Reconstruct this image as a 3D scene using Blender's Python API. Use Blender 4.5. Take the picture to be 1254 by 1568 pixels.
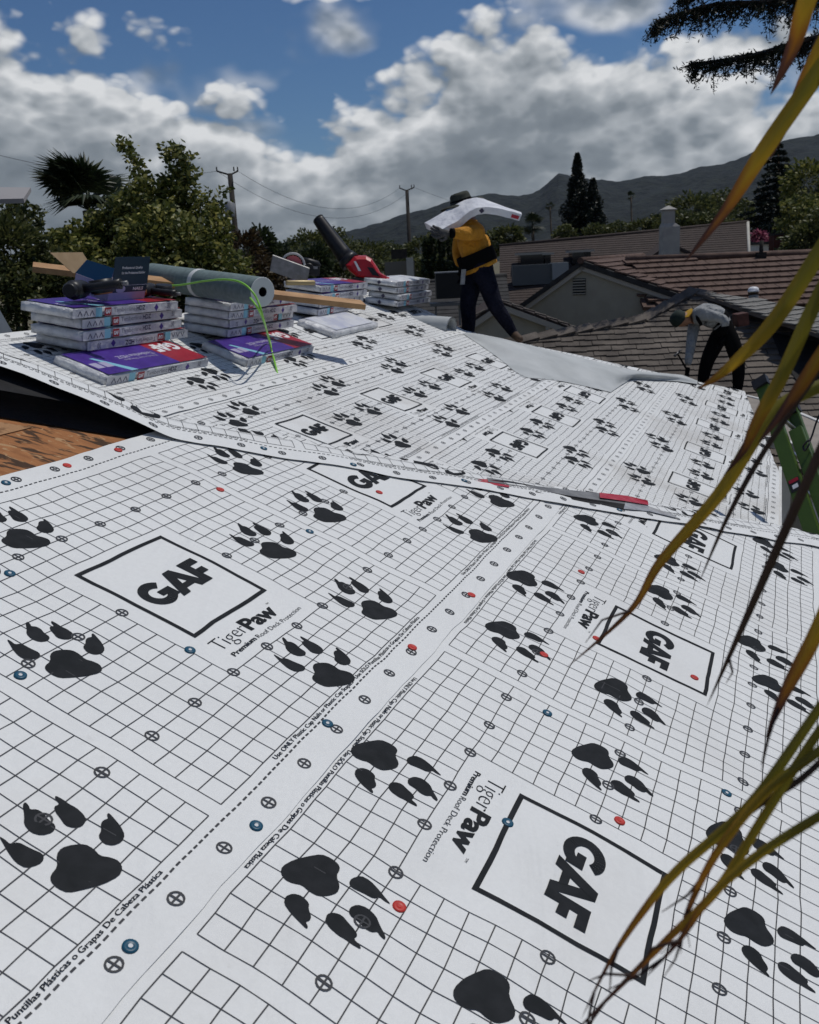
import bpy, bmesh, math, random
import numpy as np
from mathutils import Vector, Matrix, noise as mnoise
R = math.radians
for o in list(bpy.data.objects): bpy.data.objects.remove(o, do_unlink=True)
SC = bpy.context.scene
COL = SC.collection
# ------------------------------------------------------------------ camera
CAMZ = 5.0
FPX, CX, CY, IW, IH = 1500.0, 627.0, 784.0, 1254.0, 1568.0
# camera axes -> world (pitched 14.4 deg down, rolled 3 deg), world Y is ahead, X right, Z up
WM = Matrix(((0.99862953, 0.05233596, 0.0), (-0.01298869, 0.24783889, -0.96871419), (-0.05069858, 0.9673866, 0.24817901)))
cam = bpy.data.cameras.new('camera'); camo = bpy.data.objects.new('camera', cam); COL.objects.link(camo)
camo.matrix_world = Matrix.Translation((0, 0, CAMZ)) @ WM.to_4x4()
cam.sensor_fit = 'HORIZONTAL'; cam.sensor_width = 36.0; cam.lens = 36.0 * FPX / IW
cam.clip_start = 0.05; cam.clip_end = 20000
cam.dof.use_dof = True; cam.dof.focus_distance = 2.7; cam.dof.aperture_fstop = cam.lens / 2.9
SC.camera = camo
SC.render.engine = 'CYCLES'; SC.cycles.max_bounces = 6; SC.cycles.diffuse_bounces = 2; SC.cycles.glossy_bounces = 2; SC.cycles.transmission_bounces = 3
# ------------------------------------------------------------------ sky and sun
SUN_EL, SUN_AZ = R(66), R(60)          # azimuth from +Y (ahead) towards +X (right)
world = bpy.data.worlds.new('World'); SC.world = world; world.use_nodes = True
def build_world():
    world.cycles.sampling_method = 'MANUAL'; world.cycles.sample_map_resolution = 256
    nt = world.node_tree; N = nt.nodes; L = nt.links; N.clear()
    out = N.new('ShaderNodeOutputWorld'); bg = N.new('ShaderNodeBackground'); L.new(bg.outputs[0], out.inputs[0])
    bg.inputs['Strength'].default_value = 0.10
    sky = N.new('ShaderNodeTexSky'); sky.sky_type = 'NISHITA'; sky.sun_disc = False
    sky.sun_elevation = SUN_EL; sky.sun_rotation = SUN_AZ; sky.altitude = 300; sky.air_density = 1.0; sky.dust_density = 0.3; sky.ozone_density = 3.0
    def math_(op, a, b=None, c=None, clamp=False):
        n = N.new('ShaderNodeMath'); n.operation = op; n.use_clamp = clamp
        for i, v in enumerate((a, b, c)):
            if v is None: continue
            if isinstance(v, (int, float)): n.inputs[i].default_value = v
            else: L.new(v, n.inputs[i])
        return n.outputs[0]
    def sstep(v, lo, hi):
        n = N.new('ShaderNodeMapRange'); n.interpolation_type = 'SMOOTHSTEP'
        L.new(v, n.inputs[0]); n.inputs[1].default_value = lo; n.inputs[2].default_value = hi
        return n.outputs[0]
    tc = N.new('ShaderNodeTexCoord'); sep = N.new('ShaderNodeSeparateXYZ'); L.new(tc.outputs['Generated'], sep.inputs[0])
    zz = math_('MAXIMUM', sep.outputs[2], 0.0)
    az = math_('ARCTAN2', sep.outputs[0], sep.outputs[1])
    def cloudnoise(dz, scale, detail, off=0.0, dx=0.0, rough=0.55, puff=0.0):
        # cumulus live in a flat layer: stretch by elevation so that low clouds lie flatter
        z2 = math_('ADD', zz, dz); x2 = math_('ADD', az, dx)
        cmb = N.new('ShaderNodeCombineXYZ'); L.new(x2, cmb.inputs[0]); L.new(math_('MULTIPLY', z2, 1.55), cmb.inputs[1]); cmb.inputs[2].default_value = off
        n = N.new('ShaderNodeTexNoise'); n.inputs['Scale'].default_value = scale; n.inputs['Detail'].default_value = detail
        n.inputs['Roughness'].default_value = rough; n.inputs['Distortion'].default_value = 0.15
        L.new(cmb.outputs[0], n.inputs['Vector'])
        if not puff: return n.outputs[0]
        # cauliflower billows: fractal cells, warped a little by the noise
        wv = N.new('ShaderNodeVectorMath'); wv.operation = 'MULTIPLY_ADD'; L.new(n.outputs[1], wv.inputs[0]); wv.inputs[1].default_value = (.035, .035, 0); L.new(cmb.outputs[0], wv.inputs[2])
        vo = N.new('ShaderNodeTexVoronoi'); vo.voronoi_dimensions = '2D'; vo.inputs['Scale'].default_value = scale * 1.7; vo.inputs['Detail'].default_value = 2.0; vo.inputs['Roughness'].default_value = .55; vo.inputs['Lacunarity'].default_value = 2.2; vo.normalize = True; L.new(wv.outputs[0], vo.inputs['Vector'])
        return math_('ADD', math_('MULTIPLY', n.outputs[0], 1 - puff), math_('MULTIPLY', math_('SUBTRACT', .82, vo.outputs['Distance']), puff))
    SKYCODE(N, L, math_, sstep, cloudnoise, zz, az, sky, bg)
def SKYCODE(N, L, math_, sstep, cloudnoise, zz, az, sky, bg):
    # top of the cloud bank by azimuth: high at left, low gap in the middle, high again to the right
    def bump(c, w, h):
        d = math_('DIVIDE', math_('SUBTRACT', az, c), w); return math_('MULTIPLY', math_('EXPONENT', math_('MULTIPLY', math_('MULTIPLY', d, d), -1.0)), h)
    top = math_('ADD', math_('ADD', math_('ADD', bump(-0.42, 0.25, 0.100), bump(0.095, 0.085, 0.080)), bump(-0.06, 0.05, -0.030)), 0.140)
    n1 = cloudnoise(0.0, 8.0, 4.0, 3.7, 0.0, 0.58, 0.45)
    n1u = cloudnoise(0.014, 8.0, 4.0, 3.7, 0.008, 0.58, 0.45)
    n2 = cloudnoise(0.0, 2.3, 1.0, 9.1)
    def field(n):
        # positive inside the bank: noise minus height above the bank's top
        h = math_('MULTIPLY', math_('SUBTRACT', top, zz), 2.6)
        return math_('ADD', math_('ADD', h, math_('MULTIPLY', math_('SUBTRACT', n, 0.5), 1.0)), math_('MULTIPLY', math_('SUBTRACT', n2, 0.5), 0.22))
    f0 = field(n1)
    for (ca, cz, wa, wz) in ((-0.04, 0.255, 0.085, 0.030), (0.215, 0.235, 0.075, 0.035), (0.245, 0.300, 0.12, 0.035), (-0.36, 0.29, 0.10, 0.03), (0.33, 0.17, 0.10, 0.03)):
        da, dz_ = math_('DIVIDE', math_('SUBTRACT', az, ca), wa), math_('DIVIDE', math_('SUBTRACT', zz, cz), wz)
        g = math_('EXPONENT', math_('MULTIPLY', math_('ADD', math_('MULTIPLY', da, da), math_('MULTIPLY', dz_, dz_)), -1.0))
        f0 = math_('MAXIMUM', f0, math_('ADD', math_('MULTIPLY', math_('SUBTRACT', g, 0.62), 0.42), math_('MULTIPLY', math_('SUBTRACT', n1, 0.5), 0.9)))
    mask = sstep(f0, 0.0, 0.085)
    # small stray clouds above the bank and, out of view, extra cover added to make the fill light less blue
    n3 = cloudnoise(0.0, 6.0, 3.0, 21.3)
    stray = math_('MULTIPLY', sstep(n3, 0.53, 0.68), 0.85)
    mask = math_('MAXIMUM', mask, stray)
    lit = math_('ADD', math_('MULTIPLY', math_('SUBTRACT', n1, n1u), math_('SUBTRACT', 3.6, math_('MULTIPLY', sstep(f0, 0.04, 0.55), 1.8))), 0.40)
    depth = sstep(f0, 0.04, 0.48)      # deep inside / low down: grey bases
    bright = math_('SUBTRACT', math_('ADD', lit, math_('MULTIPLY', math_('SUBTRACT', 1.0, depth), 0.52)), 0.14, clamp=True)
    ramp = N.new('ShaderNodeValToRGB'); L.new(bright, ramp.inputs[0])
    e = ramp.color_ramp.elements
    e[0].position = 0.0; e[0].color = (1.95, 2.3, 2.65, 1); e[1].position = 1.0; e[1].color = (9.6, 9.8, 10.0, 1)
    m = e.new(0.40); m.color = (2.9, 3.3, 3.7, 1)
    m = e.new(0.68); m.color = (5.2, 5.6, 6.0, 1)
    tint = N.new('ShaderNodeMix'); tint.data_type = 'RGBA'; tint.blend_type = 'MULTIPLY'; tint.inputs[0].default_value = 1.0
    L.new(sky.outputs[0], tint.inputs[6]); tint.inputs[7].default_value = (0.42, 0.555, 0.72, 1)
    mix = N.new('ShaderNodeMix'); mix.data_type = 'RGBA'; L.new(mask, mix.inputs[0]); L.new(tint.outputs[2], mix.inputs[6]); L.new(ramp.outputs[0], mix.inputs[7])
    L.new(mix.outputs[2], bg.inputs[0])
build_world()
sun = bpy.data.lights.new('sun', 'SUN'); suno = bpy.data.objects.new('sun', sun); COL.objects.link(suno)
sun.energy = 3.4; sun.angle = R(0.55); sun.color = (1.0, 0.965, 0.91)
TOSUN = Vector((math.cos(SUN_EL) * math.sin(SUN_AZ), math.cos(SUN_EL) * math.cos(SUN_AZ), math.sin(SUN_EL)))
suno.rotation_euler = TOSUN.to_track_quat('Z', 'Y').to_euler()
suno.location = (0, 0, 60)
vs = SC.view_settings; vs.view_transform = 'Standard'; vs.look = 'None'; vs.exposure = -0.45; vs.gamma = 1.0; vs.use_curve_mapping = False
# ------------------------------------------------------------------ helpers
def at(x, y, d):                                    # photo pixel + distance along the view axis -> world point
    return WM @ Vector(((x - CX) / FPX * d, -(y - CY) / FPX * d, -d)) + Vector((0, 0, CAMZ))
def ray(x, y): return WM @ Vector(((x - CX) / FPX, -(y - CY) / FPX, -1.0))
def hit(x, y, p0, n):                               # pixel ray meets plane
    r = ray(x, y); o = Vector((0, 0, CAMZ)); return o + r * ((p0 - o).dot(n) / r.dot(n))
def tag(o, label=None, cat=None, group=None, kind=None):
    if label: o['label'] = label
    if cat: o['category'] = cat
    if group: o['group'] = group
    if kind: o['kind'] = kind
    return o
def empty(name, loc=(0, 0, 0), label=None, cat=None, group=None):
    o = bpy.data.objects.new(name, None); COL.objects.link(o); o.location = loc; o.empty_display_size = 0.1
    return tag(o, label, cat, group)
def link(name, me, mat=None, parent=None):
    o = bpy.data.objects.new(name, me); COL.objects.link(o)
    if mat is not None:
        for m in (mat if isinstance(mat, (list, tuple)) else [mat]): me.materials.append(m)
    if parent is not None:
        o.parent = parent
        o.matrix_parent_inverse = world_of(parent).inverted()
    return o
def world_of(o):
    m = o.matrix_basis.copy()
    if o.parent is not None: m = world_of(o.parent) @ o.matrix_parent_inverse @ m
    return m
class MB:
    def __init__(s): s.v = []; s.f = []; s.mi = []; s.sm = []
    def add(s, vs, fs, mi=0, smooth=False):
        b = len(s.v); s.v += [tuple(p) for p in vs]; s.f += [tuple(b + i for i in f) for f in fs]; s.mi += [mi] * len(fs); s.sm += [smooth] * len(fs); return s
    def obox(s, c, ax, ay, az, mi=0):               # centre + three half-extent vectors
        c, ax, ay, az = Vector(c), Vector(ax), Vector(ay), Vector(az)
        vs = [c + ax * i + ay * j + az * k for k in (-1, 1) for j in (-1, 1) for i in (-1, 1)]
        return s.add(vs, [(0, 2, 3, 1), (4, 5, 7, 6), (0, 1, 5, 4), (2, 6, 7, 3), (0, 4, 6, 2), (1, 3, 7, 5)], mi)
    def box(s, x0, x1, y0, y1, z0, z1, mi=0):
        return s.obox(((x0 + x1) / 2, (y0 + y1) / 2, (z0 + z1) / 2), ((x1 - x0) / 2, 0, 0), (0, (y1 - y0) / 2, 0), (0, 0, (z1 - z0) / 2), mi)
    def tube(s, pts, r, n=8, mi=0, cap=True, smooth=True, flat=1.0):
        pts = [Vector(p) for p in pts]; rs = r if isinstance(r, (list, tuple)) else [r] * len(pts)
        vs = []; up = Vector((0.13, 0.21, 0.97))
        for i, p in enumerate(pts):
            t = (pts[min(i + 1, len(pts) - 1)] - pts[max(i - 1, 0)])
            t = t.normalized() if t.length > 1e-9 else Vector((0, 0, 1))
            a = up - t * up.dot(t)
            if a.length < 1e-3: a = Vector((1, 0, 0)) - t * t.x
            a.normalize(); b = t.cross(a); up = a
            for k in range(n):
                g = 2 * math.pi * k / n; vs.append(p + (a * math.cos(g) * flat + b * math.sin(g)) * rs[i])
        fs = [(i * n + k, i * n + (k + 1) % n, (i + 1) * n + (k + 1) % n, (i + 1) * n + k) for i in range(len(pts) - 1) for k in range(n)]
        s.add(vs, fs, mi, smooth)
        if cap:
            b = len(s.v) - len(vs)
            s.f += [tuple(b + k for k in reversed(range(n))), tuple(b + (len(pts) - 1) * n + k for k in range(n))]; s.mi += [mi, mi]; s.sm += [False, False]
        return s
    def build(s, name, mat, parent=None, bevel=0.0):
        me = bpy.data.meshes.new(name); me.from_pydata(s.v, [], s.f); me.update()
        if any(s.mi): me.polygons.foreach_set('material_index', s.mi)
        me.polygons.foreach_set('use_smooth', s.sm)
        if bevel:
            bm = bmesh.new(); bm.from_mesh(me)
            bmesh.ops.bevel(bm, geom=bm.edges[:], offset=bevel, segments=2, affect='EDGES', profile=0.6)
            bm.to_mesh(me); bm.free()
        return link(name, me, mat, parent)
def rel(root, *pts): return pts
# ------------------------------------------------------------------ materials
MATS = {}
def mat(name, col, rough=0.7, col2=None, scale=8.0, bump=0.0, bscale=None, spec=0.3, metal=0.0, detail=5.0, island=None, trans=0.0, lo=0.35, hi=0.65, emit=None, coat=0.0, bdist=0.02):
    if name in MATS: return MATS[name]
    m = bpy.data.materials.new(name); m.use_nodes = True; nt = m.node_tree; N = nt.nodes; L = nt.links
    b = N['Principled BSDF']; b.inputs['Base Color'].default_value = (*col, 1); b.inputs['Roughness'].default_value = rough
    b.inputs['Specular IOR Level'].default_value = spec; b.inputs['Metallic'].default_value = metal; b.inputs['Coat Weight'].default_value = coat
    tc = N.new('ShaderNodeTexCoord'); src = None
    if col2 is not None:
        n = N.new('ShaderNodeTexNoise'); n.inputs['Scale'].default_value = scale; n.inputs['Detail'].default_value = detail; L.new(tc.outputs['Object'], n.inputs['Vector'])
        mr = N.new('ShaderNodeMapRange'); L.new(n.outputs[0], mr.inputs[0]); mr.inputs[1].default_value = lo; mr.inputs[2].default_value = hi
        mx = N.new('ShaderNodeMix'); mx.data_type = 'RGBA'; L.new(mr.outputs[0], mx.inputs[0]); mx.inputs[6].default_value = (*col, 1); mx.inputs[7].default_value = (*col2, 1)
        src = mx.outputs[2]
    if island is not None:                           # each leaf / piece its own tone
        g = N.new('ShaderNodeNewGeometry'); rp = N.new('ShaderNodeValToRGB'); L.new(g.outputs['Random Per Island'], rp.inputs[0])
        els = rp.color_ramp.elements
        for i, (p, c) in enumerate(island):
            el = els[i] if i < 2 else els.new(p)
            el.position = p; el.color = (*c, 1)
        if src is not None:
            mx2 = N.new('ShaderNodeMix'); mx2.data_type = 'RGBA'; mx2.inputs[0].default_value = 0.5; L.new(src, mx2.inputs[6]); L.new(rp.outputs[0], mx2.inputs[7]); src = mx2.outputs[2]
        else: src = rp.outputs[0]
    if src is not None: L.new(src, b.inputs['Base Color'])
    if bump:
        n2 = N.new('ShaderNodeTexNoise'); n2.inputs['Scale'].default_value = bscale or scale * 3; n2.inputs['Detail'].default_value = 6; L.new(tc.outputs['Object'], n2.inputs['Vector'])
        bp = N.new('ShaderNodeBump'); bp.inputs['Strength'].default_value = bump; bp.inputs['Distance'].default_value = bdist; L.new(n2.outputs[0], bp.inputs['Height']); L.new(bp.outputs[0], b.inputs['Normal'])
    if trans:
        tr = N.new('ShaderNodeBsdfTranslucent'); ms = N.new('ShaderNodeMixShader'); ms.inputs[0].default_value = trans
        if src is not None: L.new(src, tr.inputs[0])
        else: tr.inputs[0].default_value = (*col, 1)
        L.new(b.outputs[0], ms.inputs[1]); L.new(tr.outputs[0], ms.inputs[2]); L.new(ms.outputs[0], N['Material Output'].inputs[0])
    MATS[name] = m; return m
# ------------------------------------------------------------------ the ground
g_ = MB(); G0 = 9000
g_.add([(-G0, -200, 0), (G0, -200, 0), (G0, G0, 0), (-G0, G0, 0)], [(0, 1, 2, 3)])
tag(g_.build('ground', mat('ground', (0.07, 0.075, 0.04), 0.95, (0.16, 0.13, 0.085), 0.35, 0.4, 3.0)), kind='structure')
# ------------------------------------------------------------------ the two parallel roof slopes of the house
WB = 0.336                                           # metres in one unit of the printed pattern (side of the logo box)
AF = Matrix(((0.37182469, 0.85539494, -0.36061877), (0.92830297, -0.34262249, 0.14444177), (0.0, -0.38847049, -0.92146117)))
AP = Matrix(((0.35676081, 0.87507869, -0.32704588), (0.93418876, -0.33553754, 0.12126795), (-0.00361717, -0.34878624, -0.93719532)))
DF, DP = 3.6934, 5.0082
def Fw(u, v, h=0.0):                                 # near slope: u along the eaves, v down the slope (pattern units), h metres above the deck
    return AF @ Vector((u * WB, v * WB, DF * WB - h)) + Vector((0, 0, CAMZ))
def Pw(u, v, h=0.0):
    return AP @ Vector((u * WB, v * WB, DP * WB - h)) + Vector((0, 0, CAMZ))
def SFw(u, v, h=0.0):                                # the same with the slight stretch of a hand-rolled sheet
    return Fw(u + .013 * nz(u * 1.6, v * 2.2, 5.0) + .006 * nz(u * 4.1, v * 5.0, 2.0), v + .013 * nz(u * 2.0, v * 1.4, 9.0) + .006 * nz(u * 5.0, v * 4.0, 7.0), h)
def SPw(u, v, h=0.0):
    return Pw(u + .018 * nz(u * 1.2, v * 1.9, 5.0), v + .018 * nz(u * 1.7, v * 1.2, 9.0), h)
NF = -(AF @ Vector((0, 0, 1))); NP = -(AP @ Vector((0, 0, 1)))
UF, VF = AF @ Vector((1, 0, 0)), AF @ Vector((0, 1, 0))
UP_, VP_ = AP @ Vector((1, 0, 0)), AP @ Vector((0, 1, 0))
def nz(x, y, z=0.0): return mnoise.noise((x, y, z))
# hip between the near slope and the plane that falls away from us
HL0, HE, HN = (8.10, -4.39), (0.6815, 0.7318), (0.7318, -0.6815)   # lower edge of the hip strip, its direction, its normal (pattern units)
HW = 0.62                                            # strip width up to the hip line
def hipside(u, v): return (u - HL0[0]) * HN[0] + (v - HL0[1]) * HN[1]
def rippleF(u, v):
    h = 0.0090 * nz(u * 0.7, v * 0.9, 3.1) + 0.0055 * nz(u * 1.9, v * 1.3, 8.2) + 0.0018 * nz(u * 4.5, v * 3.0, 1.2)
    h += 0.0016 * math.sin(v * 7.5 + 1.2 * math.sin(u * 0.9)) * (0.5 + 0.5 * nz(u * 0.6, v * 0.5, 5.0))
    return 0.018 + h
def rippleP(u, v):
    return 0.006 + 0.005 * nz(u * 0.5, v * 0.7, 13.1) + 0.003 * nz(u * 1.6, v * 1.3, 18.2) + 0.0016 * nz(u * 3.6, v * 2.8, 12.2)
# materials of the underlayment
def sheet_mat(name, dirt, base=(0.735, 0.745, 0.735)):
    m = bpy.data.materials.new(name); m.use_nodes = True; nt = m.node_tree; N = nt.nodes; L = nt.links
    b = N['Principled BSDF']; b.inputs['Roughness'].default_value = 0.55; b.inputs['Specular IOR Level'].default_value = 0.25
    tc = N.new('ShaderNodeTexCoord')
    def noise(s, d=6.0, r=0.55):
        n = N.new('ShaderNodeTexNoise'); n.inputs['Scale'].default_value = s; n.inputs['Detail'].default_value = d; n.inputs['Roughness'].default_value = r; L.new(tc.outputs['Object'], n.inputs['Vector']); return n.outputs[0]
    def rng(v, lo, hi, a=0.0, c=1.0):
        n = N.new('ShaderNodeMapRange'); L.new(v, n.inputs[0]); n.inputs[1].default_value = lo; n.inputs[2].default_value = hi; n.inputs[3].default_value = a; n.inputs[4].default_value = c; return n.outputs[0]
    def mix(f, a, c):
        n = N.new('ShaderNodeMix'); n.data_type = 'RGBA'; L.new(f, n.inputs[0])
        for i, q in ((6, a), (7, c)):
            if isinstance(q, tuple): n.inputs[i].default_value = (*q, 1)
            else: L.new(q, n.inputs[i])
        return n.outputs[2]
    c = mix(rng(noise(90, 3), 0.35, 0.65), tuple(x * 0.965 for x in base), base)                      # woven mottling
    c = mix(rng(noise(2.2, 5), 0.45, 0.75, 0, 0.30), c, tuple(x * 0.86 for x in base))                 # handling grime
    d1 = rng(noise(1.15, 7, 0.62), 0.54 - 0.05 * dirt, 0.80 - 0.07 * dirt, 0, 0.65 * dirt)             # brown boot dirt
    c = mix(d1, c, (0.30, 0.25, 0.195))
    d2 = rng(noise(14, 4, 0.7), 0.66, 0.78, 0, 0.55 * dirt); c = mix(d2, c, (0.24, 0.20, 0.16))
    L.new(c, b.inputs['Base Color'])
    bp = N.new('ShaderNodeBump'); bp.inputs['Strength'].default_value = 0.18; bp.inputs['Distance'].default_value = 0.004; L.new(noise(260, 2), bp.inputs['Height'])
    bp2 = N.new('ShaderNodeBump'); bp2.inputs['Strength'].default_value = 0.5; bp2.inputs['Distance'].default_value = 0.012; L.new(noise(5.5, 3), bp2.inputs['Height']); L.new(bp.outputs[0], bp2.inputs['Normal'])
    bp3 = N.new('ShaderNodeBump'); bp3.inputs['Strength'].default_value = 0.35; bp3.inputs['Distance'].default_value = 0.05
    mp = N.new('ShaderNodeMapping'); mp.inputs['Rotation'].default_value = (0, 0, R(-22)); mp.inputs['Scale'].default_value = (5.0, 1.3, 3.0); L.new(tc.outputs['Object'], mp.inputs[0]); wn_ = N.new('ShaderNodeTexNoise'); wn_.inputs['Scale'].default_value = 1.0; wn_.inputs['Detail'].default_value = 3; wn_.inputs['Distortion'].default_value = 1.2; L.new(mp.outputs[0], wn_.inputs['Vector'])
    L.new(wn_.outputs[0], bp3.inputs['Height']); L.new(bp2.outputs[0], bp3.inputs['Normal']); L.new(bp3.outputs[0], b.inputs['Normal']); return m
M_SHEET = sheet_mat('underlayment_white', 0.28); M_SHEETP = sheet_mat('underlayment_white_dirty', 0.65)
M_BACK = mat('underlayment_grey_back', (0.50, 0.52, 0.52), 0.6, (0.40, 0.42, 0.42), 3.0, 0.15, 8)
M_INK = mat('ink_charcoal', (0.014, 0.016, 0.018), 0.7, (0.021, 0.023, 0.026), 30, spec=0.1)
M_INKL = mat('ink_line', (0.035, 0.037, 0.042), 0.6)
M_MATTBLK = mat('matt_black', (0.012, 0.012, 0.013), 0.9, (0.02, 0.02, 0.021), 12, 0.2, 60)  # flat black; on the hip strip it stands in for shade
# ---- printed pattern in (t, s): t along the roll (period PER), s across it from the bottom selvage (0) to the top selvage (SW)
PER, SW, GC = 3.552, 3.63, 3.434 / 23
S0, S1g = 0.315, 3.295; SC_ = (S1g - S0) / 20
def chaikin(p, n=1):
    for _ in range(n):
        q = []
        for i in range(len(p)):
            a, b = p[i], p[(i + 1) % len(p)]
            q += [(a[0] * .78 + b[0] * .22, a[1] * .78 + b[1] * .22), (a[0] * .22 + b[0] * .78, a[1] * .22 + b[1] * .78)]
        p = q
    return p
PAW = [[(0.071, 0.123), (0.113, 0.083), (0.116, 0.035), (0.101, -0.017), (0.124, -0.059), (0.132, -0.103), (0.106, -0.145), (0.058, -0.161), (-0.022, -0.137), (-0.091, -0.096), (-0.159, -0.048), (-0.171, 0.009), (-0.162, 0.058), (-0.137, 0.082), (-0.078, 0.09), (-0.024, 0.139), (0.022, 0.147)],
 [(0.189, 0.068), (0.229, 0.081), (0.264, 0.111), (0.292, 0.116), (0.316, 0.104), (0.336, 0.128), (0.352, 0.126), (0.334, 0.076), (0.312, 0.023), (0.276, -0.029), (0.231, -0.045), (0.187, -0.025), (0.169, 0.017)],
 [(0.204, 0.346), (0.236, 0.337), (0.250, 0.377), (0.269, 0.391), (0.271, 0.344), (0.266, 0.304), (0.27, 0.266), (0.259, 0.209), (0.235, 0.176), (0.19, 0.167), (0.157, 0.191), (0.143, 0.23), (0.168, 0.283), (0.179, 0.313)],
 [(0.117, 0.462), (0.139, 0.465), (0.131, 0.434), (0.116, 0.415), (0.14, 0.394), (0.141, 0.354), (0.122, 0.316), (0.114, 0.259), (0.071, 0.24), (0.022, 0.263), (0.005, 0.314), (0.026, 0.372), (0.069, 0.408)],
 [(-0.110, 0.402), (-0.108, 0.365), (-0.114, 0.332), (-0.078, 0.313), (-0.073, 0.253), (-0.061, 0.186), (-0.085, 0.162), (-0.12, 0.159), (-0.173, 0.187), (-0.18, 0.244), (-0.156, 0.312), (-0.135, 0.352)]]
PAW = [chaikin(p) for p in PAW]
PAWS_AT = [(2.74, 0.583), (0.377, 1.645), (1.30, 2.845), (0.552, 2.645), (2.86, 1.60), (1.58, 0.435)]
BLANK = (7 * GC, 16 * GC, S0 + 4 * SC_, S0 + 14 * SC_)
def txt_polys(s, width, cap, weight=0.0, x0=0.0, y0=0.0):
    cu = bpy.data.curves.new('t', 'FONT'); cu.body = s; cu.size = 1.0; cu.offset = weight; cu.resolution_u = 3
    ob = bpy.data.objects.new('t', cu); COL.objects.link(ob); bpy.context.view_layer.update()
    me = bpy.data.meshes.new_from_object(ob.evaluated_get(bpy.context.evaluated_depsgraph_get()))
    V = np.array([v.co[:2] for v in me.vertices]); F = [tuple(p.vertices) for p in me.polygons]
    bpy.data.objects.remove(ob); bpy.data.meshes.remove(me); bpy.data.curves.remove(cu)
    x_a, x_b = V[:, 0].min(), V[:, 0].max(); k = width / (x_b - x_a)
    V = np.stack([(V[:, 0] - x_a) * k + x0, V[:, 1] * cap / 0.70 + y0], 1)
    return [[tuple(V[i]) for i in f] for f in F]
def rect(x0, x1, y0, y1): return [(x0, y0), (x1, y0), (x1, y1), (x0, y1)]
def logo_polys(x0, y0, k):                           # heavy three-letter logo, k = scale (unit height .285)
    P = []
    cx, cy, ro, ri = .155, .1425, (.155, .1425), (.078, .066); n = 22; a0, a1 = R(42), R(330)
    for i in range(n):
        p, q = a0 + (a1 - a0) * i / n, a0 + (a1 - a0) * (i + 1) / n
        P.append([(cx + ro[0] * math.cos(p), cy + ro[1] * math.sin(p)), (cx + ro[0] * math.cos(q), cy + ro[1] * math.sin(q)), (cx + ri[0] * math.cos(q), cy + ri[1] * math.sin(q)), (cx + ri[0] * math.cos(p), cy + ri[1] * math.sin(p))])
    P += [rect(.165, .30, .098, .160), rect(.232, .30, .045, .100)]
    P += [[(.285, 0), (.372, 0), (.478, .285), (.402, .285)], [(.478, .285), (.402, .285), (.512, 0), (.60, 0)], [(.375, .052), (.505, .052), (.480, .108), (.395, .108)]]
    P += [rect(.575, .655, 0, .285), rect(.655, .765, .212, .285), rect(.655, .735, .092, .160)]
    return [[(x0 + a * k, y0 + b * k) for a, b in p] for p in P]
TXT = {}
def textset():
    if TXT: return TXT
    a = txt_polys('Use ONLY Plastic Cap Nails or Plastic Cap Staples \u2022 Use S\u00d3LO Puntillas Pl\u00e1sticas o Grapas De Cabeza Pl\u00e1stica', 2.41, 0.030, 0.012, 0.53, 0.272)
    b = txt_polys('Tiger', 0.37, 0.128, -0.018, 1.216, 1.095) + txt_polys('Paw', 0.42, 0.128, 0.035, 1.60, 1.095)
    c = txt_polys('Premium', 0.30, 0.040, 0.02, 1.235, 1.000) + txt_polys('Roof Deck Protection', 0.66, 0.040, -0.008, 1.56, 1.000) + txt_polys('TM', 0.035, 0.016, 0, 2.03, 1.205)
    TXT['edge'] = a; TXT['brand'] = b + c; return TXT
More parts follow.
